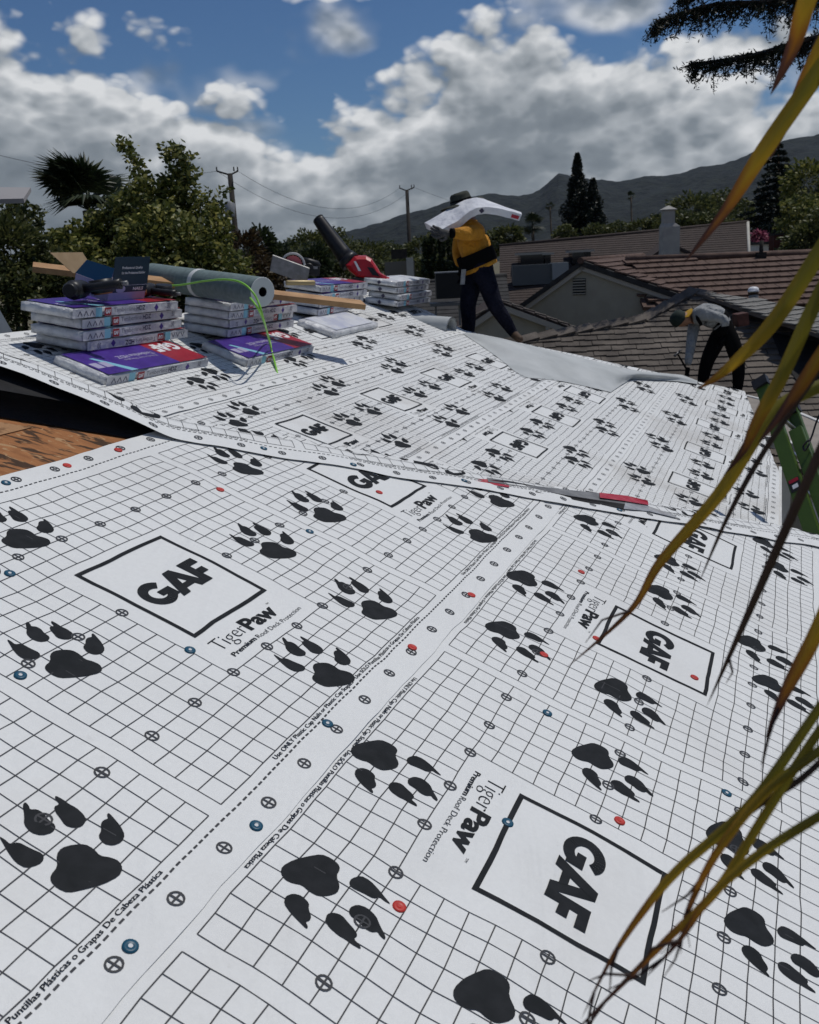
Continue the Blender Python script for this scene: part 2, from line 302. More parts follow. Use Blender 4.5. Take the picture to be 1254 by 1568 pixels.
def pattern(detail=True):
    """printed shapes for one period: lists of polygons in (t, s) by ink part and level"""
    L = []                                           # (part, level, polygon)
    lw = 0.0026 if detail else 0.0029
    def inblank(a, b, s): return s > BLANK[2] + .01 and s < BLANK[3] - .01
    for k in range(21):                              # lines along the roll
        s = S0 + k * SC_; m = 3 if detail else 1
        for j in range(23):
            ta, tb = j * GC, (j + 1) * GC
            if inblank(ta, tb, s) and ta > BLANK[0] - .01 and tb < BLANK[1] + .01: continue
            L.append(('grid', 0, rect(ta, tb, s - lw * 1.35, s + lw * 1.35)))
    for j in range(24):                              # lines across the roll
        t = j * GC
        for k in range(20):
            if BLANK[0] + .01 < t < BLANK[1] - .01 and k >= 4 and k < 14: continue
            L.append(('grid', 1, rect(t - lw, t + lw, S0 + k * SC_, S0 + (k + 1) * SC_)))
    nd = 66
    for j in range(nd):                              # dashed lap lines
        t = PER * j / nd
        for s in (0.245, 3.42): L.append(('grid', 0, rect(t, t + PER / nd * .62, s - .006, s + .006)))
    for s in (0.13, S0 + 4 * SC_, S0 + 10 * SC_, S0 + 16 * SC_, 3.53):   # fastener marks
        for j in range(8):
            t = 0.185 + j * PER / 8
            if inblank(0, 0, s) and BLANK[0] < t - .05 and t < BLANK[1] - .08: continue
            ro, ri, n = .044, .033, 14
            for q in range(n):
                a, b = 2 * math.pi * q / n, 2 * math.pi * (q + 1) / n
                L.append(('fastener_marks', 3, [(t + ro * math.cos(a), s + ro * math.sin(a)), (t + ro * math.cos(b), s + ro * math.sin(b)), (t + ri * math.cos(b), s + ri * math.sin(b)), (t + ri * math.cos(a), s + ri * math.sin(a))]))
            L.append(('fastener_marks', 3, rect(t - ri, t + ri, s - .005, s + .005)))
            L.append(('fastener_marks', 4, rect(t - .005, t + .005, s - ri, s + ri)))
    for (t, s) in PAWS_AT:
        for p in PAW: L.append(('paw_print@%.2f' % t, 2, [(t + a, s + b) for a, b in p]))
    b0, b1, c0, c1, bw = 1.21, 2.215, 1.31, 2.315, .034
    nb = 8
    for k in range(nb):
        xa, xb = b0 + (b1 - b0) * k / nb, b0 + (b1 - b0) * (k + 1) / nb; ya, yb = c0 + bw + (c1 - c0 - 2 * bw) * k / nb, c0 + bw + (c1 - c0 - 2 * bw) * (k + 1) / nb
        for q in (rect(xa, xb, c0, c0 + bw), rect(xa, xb, c1 - bw, c1), rect(b0, b0 + bw, ya, yb), rect(b1 - bw, b1, ya, yb)): L.append(('lettering', 2, q))
    for i, q in enumerate(logo_polys(1.335, 1.668, 0.985)): L.append(('lettering', 3 + (i % 5) * .4, q))
    T = textset()
    for q in T['brand'] + T['edge']: L.append(('lettering', 2, q))
    return L
def clip(poly, planes):                              # keep a*x+b*y<=c
    for (a, b, c) in planes:
        out = []; n = len(poly)
        for i in range(n):
            p, q = poly[i], poly[(i + 1) % n]; dp, dq = a * p[0] + b * p[1] - c, a * q[0] + b * q[1] - c
            if dp <= 0: out.append(p)
            if (dp < 0 < dq) or (dq < 0 < dp):
                k = dp / (dp - dq); out.append((p[0] + (q[0] - p[0]) * k, p[1] + (q[1] - p[1]) * k))
        poly = out
        if len(poly) < 3: return []
    return poly
def make_sheet(label, surf, ripple, E, U0, flip, planes, u0, u1, v0, v1, step, msheet, off, cell=0.1, thick_lines=False, extra=None):
    """one course of underlayment; surf(u,v,h) maps to the world, ripple gives its height; print follows the same surface"""
    P = lambda u, v, d: surf(u, v, ripple(u, v) + d)
    root = None
    # the sheet: regular cells, those crossing a boundary clipped
    nu, nv = max(1, int((u1 - u0) / step)), max(1, int((v1 - v0) / step))
    V = []; Fc = []; idx = {}
    def vid(u, v):
        k = (round(u, 4), round(v, 4))
        if k not in idx: idx[k] = len(V); V.append(tuple(P(u, v, 0)))
        return idx[k]
    for i in range(nu):
        for j in range(nv):
            a, b = u0 + (u1 - u0) * i / nu, u0 + (u1 - u0) * (i + 1) / nu; c, d = v0 + (v1 - v0) * j / nv, v0 + (v1 - v0) * (j + 1) / nv
            q = clip(rect(a, b, c, d), planes)
            if len(q) >= 3:
                f = [vid(*p) for p in q]; f2 = []
                for x in f:
                    if x not in f2: f2.append(x)
                if len(f2) >= 3: Fc.append(tuple(f2))
    me = bpy.data.meshes.new('underlayment_sheet'); me.from_pydata(V, [], Fc); me.update(); me.polygons.foreach_set('use_smooth', [True] * len(Fc))
    root = link('underlayment_sheet', me, msheet)
    tag(root, label, 'roof underlayment', 'courses of printed underlayment')
    parts = {}
    pat = pattern(not thick_lines)
    n0, n1 = -12, 14
    for (part, lev, poly) in pat:
        cs = [p[0] for p in poly]; tmin, tmax = min(cs), max(cs)
        for n in range(n0, n1):
            ua, ub = (U0 + n * PER + tmin, U0 + n * PER + tmax) if not flip else (U0 - n * PER - tmax, U0 - n * PER - tmin)
            if ub < u0 or ua > u1: continue
            q = [((U0 + n * PER + t), E - s) if not flip else ((U0 - n * PER - t), E + s) for t, s in poly]
            vmin = min(p[1] for p in q); vmax = max(p[1] for p in q)
            if vmax < v0 or vmin > v1: continue
            q = clip(q, planes + [(-1, 0, -u0), (1, 0, u1), (0, -1, -v0), (0, 1, v1)])
            if len(q) < 3: continue
            mb = parts.setdefault(part if '@' not in part else part + '#%d' % n, MB())
            mb.add([P(a, b, off + lev * off * 0.22) for a, b in q], [tuple(range(len(q)))])
    for part, mb in parts.items():
        if mb.f: mb.build(part.split('@')[0], M_INKL if part in ('grid', 'fastener_marks') else M_INK, root)
    if extra: extra(root, P)
    return root
def cap_nails(spots, red, surfP, root):
    for (u, v) in spots:
        c = surfP(u, v, 0.0); mb = MB(); n = (surfP(u, v, 0.05) - c).normalized(); a = UF - n * UF.dot(n); a.normalize(); b = n.cross(a)
        r = 0.0125; K = 16
        ring = lambda rr, h: [c + (a * math.cos(2 * math.pi * k / K) + b * math.sin(2 * math.pi * k / K)) * rr + n * h for k in range(K)]
        vs = ring(r * 1.02, 0.0005) + ring(r, 0.0028) + ring(r * .55, 0.0034) + ring(r * .42, 0.0026) + [c + n * 0.0026]
        fs = [(q * K + k, q * K + (k + 1) % K, (q + 1) * K + (k + 1) % K, (q + 1) * K + k) for q in range(3) for k in range(K)] + [(3 * K + k, 3 * K + (k + 1) % K, 4 * K) for k in range(K)]
        mb.add(vs, fs, 0, True)
        o = mb.build('cap_nail', M_CAPR if red else M_CAPB, root); o['label'] = 'red plastic cap nail' if red else 'blue plastic cap nail'
        hd = MB(); hd.tube([c + n * 0.0024, c + n * 0.0032], r * .30, 10, 0); hd.build('nail_head', M_CAPR if red else M_STEEL, o)
M_CAPR = mat('cap_red', (0.52, 0.045, 0.035), 0.45, (0.42, 0.04, 0.03), 40); M_CAPB = mat('cap_blue', (0.012, 0.075, 0.13), 0.4); M_STEEL = mat('steel_nail', (0.60, 0.61, 0.62), 0.5)
hipc = HN[0] * HL0[0] + HN[1] * HL0[1]
HIPPLANE = [(HN[0], HN[1], hipc + HW)]
redL = [(6.55, -4.69), (7.22, -4.67), (7.40, -3.67), (7.77, -1.25), (6.45, -1.31), (8.97, -2.72)]; bluL = [(5.82, -4.68), (4.85, -3.74), (4.05, -2.92), (5.04, -2.41), (7.43, -2.74), (5.06, -1.36), (3.98, -1.25), (2.95, -1.29)]
redR = [(4.01, -0.39), (5.67, 0.53), (8.21, 0.77), (8.06, -0.12), (7.34, -0.44), (9.36, -0.56)]; bluR = [(5.06, -0.09), (6.5, -0.19), (6.59, 1.17)]
def exR(root, P): cap_nails(redR, True, P, root); cap_nails(bluR, False, P, root)
def exL(root, P): cap_nails(redL, True, P, root); cap_nails(bluL, False, P, root)
# near slope, two courses: the upper one (upright print) laps over the lower one (upside-down print)
make_sheet('white underlayment with upside-down print on the near slope, bottom right', SFw, rippleF, -1.415, 6.623, True, HIPPLANE, 1.6, 14.6, -1.415, 2.22, 0.085, M_SHEET, 0.0009, extra=exR)
def rippleFL(u, v):
    e = max(0.0, 1.0 - (-1.16 - v) / 0.10)          # bottom selvage lifts a little along the lap
    lift = 0.0022 + 0.0022 * e * max(0.0, nz(u * 2.1, 0.3, 4.4)) * 2.0
    return rippleF(u, v) + lift
make_sheet('white underlayment with upright print on the near slope, at left beside bare board', SFw, rippleFL, -1.16, 3.985, False, HIPPLANE, 0.6, 10.9, -4.79, -1.16, 0.085, M_SHEET, 0.0009, extra=exL)
# far slope, four courses
FH0, FHn = (28.38, -7.64), (0.717, -0.697)           # far hip line (point, outward normal)
FARHIP = [(FHn[0], FHn[1], FHn[0] * FH0[0] + FHn[1] * FH0[1])]
def rP(k, lap=None, amp=0.004):
    def f(u, v):
        return rippleP(u, v) + k
    return f
def smooth(x): x = max(0.0, min(1.0, x)); return x * x * (3 - 2 * x)
def rS1(u, v):
    c = max(0.0, 12.9 - u - 0.06 * (v + 9)) / 1.3
    e = max(0.0, 1 - (-7.40 - v) / 0.10)
    return rippleP(u, v) + 0.018 + 0.035 * c * c + 0.004 * e * max(0.0, nz(u * 1.3, 0.7, 2.0)) * 2
make_sheet('white underlayment with upright print along the far eave by the ladder', SPw, rP(0.0), 2.03, 22.49, False, FARHIP + [(0.111, 0.994, 4.80)], 15.0, 37.0, -1.60, 2.03, 0.12, M_SHEETP, 0.0026, thick_lines=True)
make_sheet('dirty white underlayment with upside-down print between the red wrapper and grey flap', SPw, rP(0.006), -4.98, 23.84, True, FARHIP, 11.5, 36.0, -4.98, -1.35, 0.12, M_SHEETP, 0.0026, thick_lines=True)
make_sheet('white underlayment with upright print below the shingle stacks on the far slope', SPw, rP(0.012), -4.04, 12.94, False, FARHIP, 10.2, 32.2, -7.67, -4.04, 0.12, M_SHEETP, 0.0026, thick_lines=True)
make_sheet('white underlayment under the shingle stacks with curling left edge', SPw, rS1, -11.03, 15.95, True, [(-1.0, 0.16, -13.1), (0.84, 0.543, 19.73)], 11.0, 29.4, -11.03, -7.40, 0.12, M_SHEETP, 0.0026, thick_lines=True)
# the strip laid along the hip
HFALL = (UF * 0.9215 + Vector((0, 0, -0.3885)))      # fall line of the plane beyond the hip
HIPD = (UF * HE[0] + VF * HE[1]).normalized()
HDOWN = (HFALL - HIPD * HFALL.dot(HIPD)).normalized()
def strip_surf(a, s, h):                             # a along the hip, s across from the lower edge
    b = HW
    u, v = HL0[0] + HE[0] * a + HN[0] * min(s, b), HL0[1] + HE[1] * a + HN[1] * min(s, b)
    p = Fw(u, v, 0.0); nrm = NF
    if s > b - 0.14:                                 # rolls over the hip
        k = smooth((s - (b - 0.14)) / 0.28); ov = max(0.0, s - b)
        p = p + HDOWN * ov * WB; nrm = (NF * (1 - k) + (NF - HDOWN * 0.9) * k).normalized()
        p = p - NF * 0.012 * math.sin(math.pi * min(1.0, (s - (b - 0.14)) / 0.28))
    x_ = max(0.0, -0.15 - a); lift = 0.19 * (1 - math.exp(-x_ * x_ / (0.55 + x_))) * (1 - 0.15 * s)
    return p + nrm * h + Vector((0, 0, lift))
def strip_rip(a, s): return rippleF(HL0[0] + HE[0] * a + HN[0] * min(s, HW), HL0[1] + HE[1] * a + HN[1] * min(s, HW)) + 0.009 + 0.003 * nz(a * 1.3, s * 2, 31.0) + 0.004 * max(0, nz(a * 2.3, s * 3, 37.0)) * (1 if s < .3 else .4)
stripo = make_sheet('narrow white underlayment strip laid diagonally along the hip', strip_surf, strip_rip, 0.0, 1.1, True, [], -3.6, 9.15, 0.0, 1.15, 0.07, M_SHEET, 0.0009)
stripP = lambda a, s, d: strip_surf(a, s, strip_rip(a, s) + d)
cap_nails([(0.72, 0.16), (3.1, 0.15), (5.3, 0.10), (1.7, 0.08)], False, stripP, stripo)
# ---- decks, black strip painted in as shade, fascia and the house body under the roof
M_OSB = mat('osb_board', (0.42, 0.235, 0.115), 0.8, (0.24, 0.12, 0.05), 16, 0.35, 50, lo=0.3, hi=0.7)
def osb_mat():
    m = M_OSB; nt = m.node_tree; N = nt.nodes; L = nt.links; b = N['Principled BSDF']
    tc = N.new('ShaderNodeTexCoord')
    def strands(rot, sc, lo, hi):
        mp = N.new('ShaderNodeMapping'); L.new(tc.outputs['Object'], mp.inputs[0]); mp.inputs['Rotation'].default_value = (0, 0, rot); mp.inputs['Scale'].default_value = sc
        n = N.new('ShaderNodeTexNoise'); n.inputs['Scale'].default_value = 1.0; n.inputs['Detail'].default_value = 5; n.inputs['Distortion'].default_value = .6; L.new(mp.outputs[0], n.inputs['Vector'])
        mr = N.new('ShaderNodeMapRange'); L.new(n.outputs[0], mr.inputs[0]); mr.inputs[1].default_value = lo; mr.inputs[2].default_value = hi; return mr.outputs[0]
    def mix(f, a, c, t='MIX'):
        n = N.new('ShaderNodeMix'); n.data_type = 'RGBA'; n.blend_type = t; L.new(f, n.inputs[0])
        for i, q in ((6, a), (7, c)):
            if isinstance(q, tuple): n.inputs[i].default_value = (*q, 1)
            else: L.new(q, n.inputs[i])
        return n.outputs[2]
    c = mix(strands(R(0), (6, 45, 45), .3, .7), (0.38, 0.165, 0.062), (0.26, 0.105, 0.038))
    c = mix(strands(R(8), (3.5, 26, 26), .54, .60), c, (0.055, 0.028, 0.014))
    c = mix(strands(R(-9), (9, 60, 60), .60, .66), c, (0.40, 0.24, 0.12))
    L.new(c, b.inputs['Base Color'])
osb_mat()
def slab(name, pts, up, t, m, parent=None):
    mb = MB(); n = len(pts); up = Vector(up); mb.add([Vector(p) for p in pts] + [Vector(p) - up * t for p in pts], [tuple(range(n)), tuple(reversed(range(n, 2 * n)))] + [(i, i + n, (i + 1) % n + n, (i + 1) % n) for i in range(n)])
    return mb.build(name, m, parent)
house = empty('house_being_reroofed', Fw(6, 2.2, -2.6), 'house being re-roofed, its sloped roof covered in white printed underlayment', 'house')
hipF = lambda a: (HL0[0] + HE[0] * a + HN[0] * HW, HL0[1] + HE[1] * a + HN[1] * HW)
e1 = hipF(9.2); e0 = hipF(-8)
slab('near_roof_deck', [Fw(-6, 2.2), Fw(*e1), Fw(*e0), Fw(-6, e0[1])], NF, 0.04, M_OSB, house)
# board joint: a second panel set on the deck at the upper left
slab('deck_panel', [Fw(3.0, -5.42, .004), Fw(6.95, -5.42, .004), Fw(5.2, -7.3, .004), Fw(2.0, -7.3, .004)], NF, 0.003, mat('osb_light', (0.36, 0.20, 0.10), 0.8, (0.16, 0.08, 0.035), 22, 0.3, 60, lo=.5, hi=.62), house)
hq = lambda a, q: (HL0[0] + HE[0] * a + HN[0] * q, HL0[1] + HE[1] * a + HN[1] * q)
slab('painted_shade_strip', [Fw(*hq(-0.35, -.02), .007), Fw(*hq(-0.35, HW), .007), Fw(*hq(-8, HW), .007), Fw(*hq(-8, -.10), .007)], NF, 0.003, M_MATTBLK, house)  # black strip painting in the shade under the lifted sheet edge
h1, h0 = Fw(*e1), Fw(*e0)
slab('hip_plane_deck', [h1, h1 + HDOWN * 2.0, h0 + HDOWN * 2.0, h0], NF - HDOWN * .9, 0.03, M_MATTBLK, house)
far_a = lambda q: (FH0[0] - 0.697 * q, FH0[1] - 0.717 * q)
slab('far_roof_deck', [Pw(9, 2.02), Pw(24.4, 2.02), Pw(36.5, 0.74), Pw(*far_a(0)), Pw(29.45, -9.3), Pw(29.45, -11.05), Pw(9, -11.05)], NP, 0.04, M_MATTBLK, house)
fb = Pw(*far_a(0)); fe = Pw(36.6, .78); fd = UP_ * .3 + Vector((0, 0, -1.0))
slab('rear_roof_deck', [fb, fe, fe + fd * 1.5, fb + fd * 1.5], (0, 0, 1), 0.04, M_MATTBLK, house)
rb, re_ = Pw(9, -11.05), Pw(29.45, -11.05); rd = Vector((-VP_.x, -VP_.y, -.42))
slab('back_roof_deck', [rb, re_, re_ + rd * 2.5, rb + rd * 2.5], (0, 0, 1), 0.04, M_MATTBLK, house)
M_WHITE = mat('white_paint', (0.72, 0.72, 0.70), 0.5, (0.60, 0.60, 0.58), 5)
M_STUCCO = mat('house_stucco', (0.42, 0.40, 0.36), 0.9, (0.36, 0.34, 0.30), 4, 0.3, 60)
fm = MB()
for (pa, pb, w_, n_) in ((Fw(-6, 2.23), Fw(15, 2.23), VF, NF), (Pw(16, 2.06), Pw(26, 2.06), VP_, NP)):
    d = (pb - pa).normalized(); fm.obox((pa + pb) / 2 - Vector((0, 0, .09)), d * ((pb - pa).length / 2), Vector((w_.x, w_.y, 0)).normalized() * .012, (0, 0, .085))
fm.build('fascia', M_WHITE, house)
for (pa, pb, w_) in ((Fw(-6, 1.0), Fw(15, 1.0), VF), (Pw(15, 0.9), Pw(36, .1), VP_)):
    mb = MB(); d = (pb - pa); hd = Vector((d.x, d.y, 0)).normalized(); wv = Vector((w_.x, w_.y, 0)).normalized(); top = min(pa.z, pb.z) - .12
    c = (pa + pb) / 2; mb.obox((c.x, c.y, top / 2), hd * (d.length / 2), wv * .08, (0, 0, top / 2)); mb.build('wall', M_STUCCO, house)
# ------------------------------------------------------------------ goods and tools on the far slope
M_WRAP = mat('wrapper_white', (0.72, 0.73, 0.74), 0.35, (0.46, 0.47, 0.50), 11, 1.0, 18, spec=0.5, lo=.42, hi=.66)
M_PURP = mat('print_purple', (0.070, 0.030, 0.27), 0.35, (0.05, 0.02, 0.20), 12); M_RED = mat('print_red', (0.36, 0.018, 0.035), 0.35, (0.28, 0.015, 0.03), 12)
M_CYAN = mat('print_light_blue', (0.22, 0.50, 0.62), 0.4); M_LILAC = mat('print_lilac', (0.42, 0.40, 0.55), 0.4, (0.36, 0.34, 0.50), 10); M_SIDE = mat('label_off_white', (0.60, 0.60, 0.63), 0.4, (0.46, 0.46, 0.50), 14, 0.6, 20, lo=.4, hi=.7)
M_PWHITE = mat('print_white', (0.75, 0.75, 0.77), 0.4); M_DARKP = mat('print_dark', (0.05, 0.045, 0.09), 0.5); M_BLACK = mat('black_plastic', (0.014, 0.014, 0.016), 0.42, (0.022, 0.022, 0.024), 20)
BL, BW_, BT = 1.0, 0.337, 0.059
TCACHE = {}
def lab(name, pts, m, par):
    mb = MB(); mb.add(pts, [tuple(range(len(pts)))]); return mb.build(name, m, par)
def tris(name, polys, f, m, par):
    mb = MB()
    for q in polys: mb.add([f(a, b) for a, b in q], [tuple(range(len(q)))])
    return mb.build(name, m, par)
def tx(s, w, cap, wt=0.0):
    k = (s, w, cap, wt)
    if k not in TCACHE: TCACHE[k] = txt_polys(s, w, cap, wt)
    return TCACHE[k]
def bundle_mesh(seed, sag=0.0):
    rnd = random.Random(seed); bm = bmesh.new(); nx, ny, nzz = 14, 5, 2
    # rounded, slightly lumpy paper-wrapped slab; origin at the middle of its base
    V = {}
    def vtx(i, j, k):
        if (i, j, k) not in V:
            x, y, z = (i / nx - .5) * BL, (j / ny - .5) * BW_, k / nzz * BT
            ex, ey, ez = min(i, nx - i) == 0, min(j, ny - j) == 0, k in (0, nzz)
            if ex + ey + ez >= 2:
                q = .006; x -= math.copysign(q if ex else 0, x); y -= math.copysign(q if ey else 0, y); z += (q if k == 0 else -q) if ez else 0
            d = mnoise.noise((x * 7 + seed * 3.1, y * 9, z * 20)) * .008
            if ey: y += d
            elif ex: x += d * 1.6
            elif ez and k: z += d * .5
            z -= sag * (abs(x) / (BL / 2)) ** 2
            V[(i, j, k)] = bm.verts.new((x, y, z))
        return V[(i, j, k)]
    for i in range(nx):
        for j in range(ny):
            for k in (0, nzz):
                q = [vtx(i, j, k), vtx(i + 1, j, k), vtx(i + 1, j + 1, k), vtx(i, j + 1, k)]; bm.faces.new(q if k else q[::-1])
    for i in range(nx):
        for k in range(nzz):
            for j in (0, ny):
                q = [vtx(i, j, k), vtx(i + 1, j, k), vtx(i + 1, j, k + 1), vtx(i, j, k + 1)]; bm.faces.new(q if j == 0 else q[::-1])
    for j in range(ny):
        for k in range(nzz):
            for i in (0, nx):
                q = [vtx(i, j, k), vtx(i, j + 1, k), vtx(i, j + 1, k + 1), vtx(i, j, k + 1)]; bm.faces.new(q[::-1] if i == 0 else q)
    me = bpy.data.meshes.new('wrapper'); bm.to_mesh(me); bm.free(); me.polygons.foreach_set('use_smooth', [True] * len(me.polygons)); return me
def basis(origin, ax, ay, az):
    m = Matrix.Identity(4)
    for c, a in enumerate((ax, ay, az)):
        for r in range(3): m[r][c] = a[r]
    for r in range(3): m[r][3] = origin[r]
    return m
BN = [0]
def bundle(label, M4, top=True, reverse=False, plain=False, group='bundles of roofing shingles on the roof', sag=0.0):
    """M4: x along the long side, -y is the side that carries the label, z up"""
    BN[0] += 1; seed = BN[0]
    root = empty('shingle_bundle', (0, 0, 0), label, 'shingle bundle', group); root.matrix_world = Matrix.Identity(4)
    me = bundle_mesh(seed, sag); body = link('wrapper', me, M_WRAP); body.parent = root
    y = -BW_ / 2 - .0075; e = .0018; sg = -1 if reverse else 1
    zf = lambda x: -sag * (abs(x) / (BL / 2)) ** 2
    def F(a, b, d=0.0): return (sg * a, y - e - d, b if not reverse else BT - b)      # label side, a along, b up
    def quad(name, a0, a1, b0, b1, m, d=0.0): o = lab(name, [F(a0, b0, d), F(a1, b0, d), F(a1, b1, d), F(a0, b1, d)][::sg], m, root); return o
    def word(s, a0, w, b0, cap, wt, m, name='lettering', d=.0006): return tris(name, tx(s, w, cap, wt), lambda p, q: F(a0 + p, b0 + q, d), m, root)
    if not plain:
        quad('side_label', -.49, -.30, .005, .054, M_SIDE); quad('side_label', -.22, .485, .005, .054, M_SIDE, .0001)
        quad('light_blue_band', -.30, -.245, .004, .055, M_CYAN, .0003)
        b = quad('brand_square', -.225, -.165, .007, .051, M_RED, .0008)
        tris('lettering', tx('GAF', .044, .020, .05), lambda p, q: F(-.217 + p, .019 + q, .0014), M_PWHITE, b)
        word('Timberline', -.145, .20, .022, .026, -.01, M_DARKP); word('HDZ', .065, .085, .022, .026, .04, M_DARKP); word('RS', .16, .045, .022, .026, -.01, M_LILAC)
        cx_ = .26; lab('diamond_mark', [F(cx_, .007, .0006), F(cx_ + .022, .029, .0006), F(cx_, .051, .0006), F(cx_ - .022, .029, .0006)][::sg], M_PURP, root)
        for q in range(3):
            xx = -.45 + q * .05; lab('chevron_mark', [F(xx, .016, .0006), F(xx + .02, .044, .0006), F(xx + .04, .016, .0006), F(xx + .036, .012, .0006), F(xx + .02, .036, .0006), F(xx + .004, .012, .0006)][::sg], M_DARKP, root)
        word('30', .37, .03, .02, .03, 0, M_DARKP)
    if top:
        h = BT + .0022
        T = lambda a, b, d=0.0: (a, b, h + d + zf(a))
        def tq(name, a0, a1, b0, b1, m, d=0.0):
            mb = MB(); n = 6
            for i in range(n):
                p, q = a0 + (a1 - a0) * i / n, a0 + (a1 - a0) * (i + 1) / n; mb.add([T(p, b0, d), T(q, b0, d), T(q, b1, d), T(p, b1, d)], [(0, 1, 2, 3)])
            return mb.build(name, m, root)
        if not plain:
            tq('purple_panel', -.46, .20, -.162, .155, M_PURP); r_ = tq('red_panel', .20, .488, -.162, .155, M_RED)
            tris('lettering', logo_polys(0, 0, .24 / .765), lambda p, q: T(.465 - p, .115 - q * 1.3, .0008), M_PWHITE, r_)
            mb = MB(); mb.add([T(-.26, -.162, .0006), T(-.20, -.162, .0006), T(-.33, .05, .0006), T(-.36, .05, .0006)], [(0, 1, 2, 3)]); mb.build('light_blue_band', M_CYAN, root)
            tris('lettering', tx('Timberline HDZ', .34, .036, .02), lambda p, q: T(.17 - p, .03 - q, .0008), M_LILAC, root); tris('lettering', tx('Reinforced Shingles', .30, .020, 0), lambda p, q: T(.15 - p, -.02 - q, .0008), M_LILAC, root)
            for q in range(2):
                x0 = -.44 + q * .075; mb = MB(); mb.add([T(x0, -.08, .0007), T(x0 + .06, -.08, .0007), T(x0 + .06, -.01, .0007), T(x0, -.01, .0007)], [(0, 1, 2, 3)]); mb.build('picture_panel', M_LILAC, root)
        else:
            tq('pale_panel', -.40, .40, -.14, .15, mat('print_pale_blue', (.50, .52, .62), .35, (.66, .67, .70), 7, .6, 12, lo=.4, hi=.6))
    root.matrix_world = M4
    return root
nP, uP, vP = NP.normalized(), UP_.normalized(), VP_.normalized()
def bun_at(label, u0, vfront, k, h0, **kw):         # front (label) long edge at vfront, left end at u0; h0 metres above the deck
    rot = kw.pop('rot', 0.0); tilt = kw.pop('tilt', 0.0); x = uP * math.cos(rot) + vP * math.sin(rot); y0 = nP.cross(x); yv = y0 * math.cos(tilt) - nP * math.sin(tilt); z = x.cross(yv)
    c = Pw(u0 + BL / 2 / WB, vfront, kw.pop('hf', 0.0)) + yv * (BW_ / 2) + z * h0
    return bundle(label, basis(c, x, yv, z), **kw)
rng_ = random.Random(5)
POS = ['bottom', 'second from bottom', 'third from bottom', 'top']
D0 = 0.016
for si, (sname, u0, vf, n) in enumerate((('leftmost stack', 13.25, -9.58, 4), ('second stack from left, under the grey-green roll', 17.3, -9.22, 4), ('third stack from left, under the circular saw', 22.15, -9.60, 4))):
    for k in range(n):
        pos = ('bottom', 'second from bottom', 'middle', 'fourth from bottom', 'top')[k] if n == 5 else POS[k]
        du, dv, ro = rng_.uniform(-.16, .16), rng_.uniform(-.05, .05), rng_.uniform(-.035, .035)
        if si == 0: du = (.10, -.05, -.02, -.28)[k]; ro = (.02, -.01, .0, .02)[k]
        bun_at('%s white shingle bundle in the %s' % (pos, sname), u0 + du, vf + dv, k, k * (BT + .003), rot=ro, tilt=.19, hf=.080, reverse=(k == 0 and si == 0) or (si == 1 and k == 1), top=True)
bun_at('purple and red shingle bundle lying flat in front of the leftmost stack', 12.72, -8.66, 0, D0, rot=0.02)
bun_at('purple and red shingle bundle lying flat under the green hose', 16.5, -8.30, 0, D0, rot=0.0)
bun_at('pale bundle lying flat in front of the third stack, its wrapper torn', 21.3, -8.68, 0, D0, rot=-0.02, plain=True)
def onP(x, y, h): return hit(x, y, Pw(16, -8, h), NP)
for k in range(4):
    o_ = bun_at('%s white shingle bundle in the rightmost stack, under the leaf blower' % POS[k], 27.2 + rng_.uniform(-.12, .12), -9.42 + rng_.uniform(-.05, .05), k, k * (BT + .003), rot=rng_.uniform(-.03, .03), tilt=.19, hf=.080, top=False)
    m_ = MB(); xe = -BL / 2 - .012; m_.add([(xe, 0, .007), (xe, -.022, .029), (xe, 0, .051), (xe, .022, .029)], [(0, 1, 2, 3)]); e_ = m_.build('end_diamond_mark', M_DARKP); e_.parent = o_
H4 = D0 + 4 * (BT + .003) + .030
# ---- lumber: a long board laid across the stacks
M_PINE = mat('pine_lumber', (0.50, 0.30, 0.145), 0.6, (0.36, 0.20, 0.09), 6, 0.25, 60)
def lumber():
    a, b = at(50, 409, 6.35), at(556, 467, 7.15); d = (b - a); L_ = d.length; x = d.normalized(); z = (nP - x * nP.dot(x)).normalized(); y = z.cross(x)
    mb = MB(); n = 10
    mb.obox((a + b) / 2, x * (L_ / 2), y * .072, z * .0195)
    o = mb.build('lumber_board', M_PINE, None, bevel=.003); tag(o, 'long pale pine board lying across the shingle stacks', 'board')
lumber()
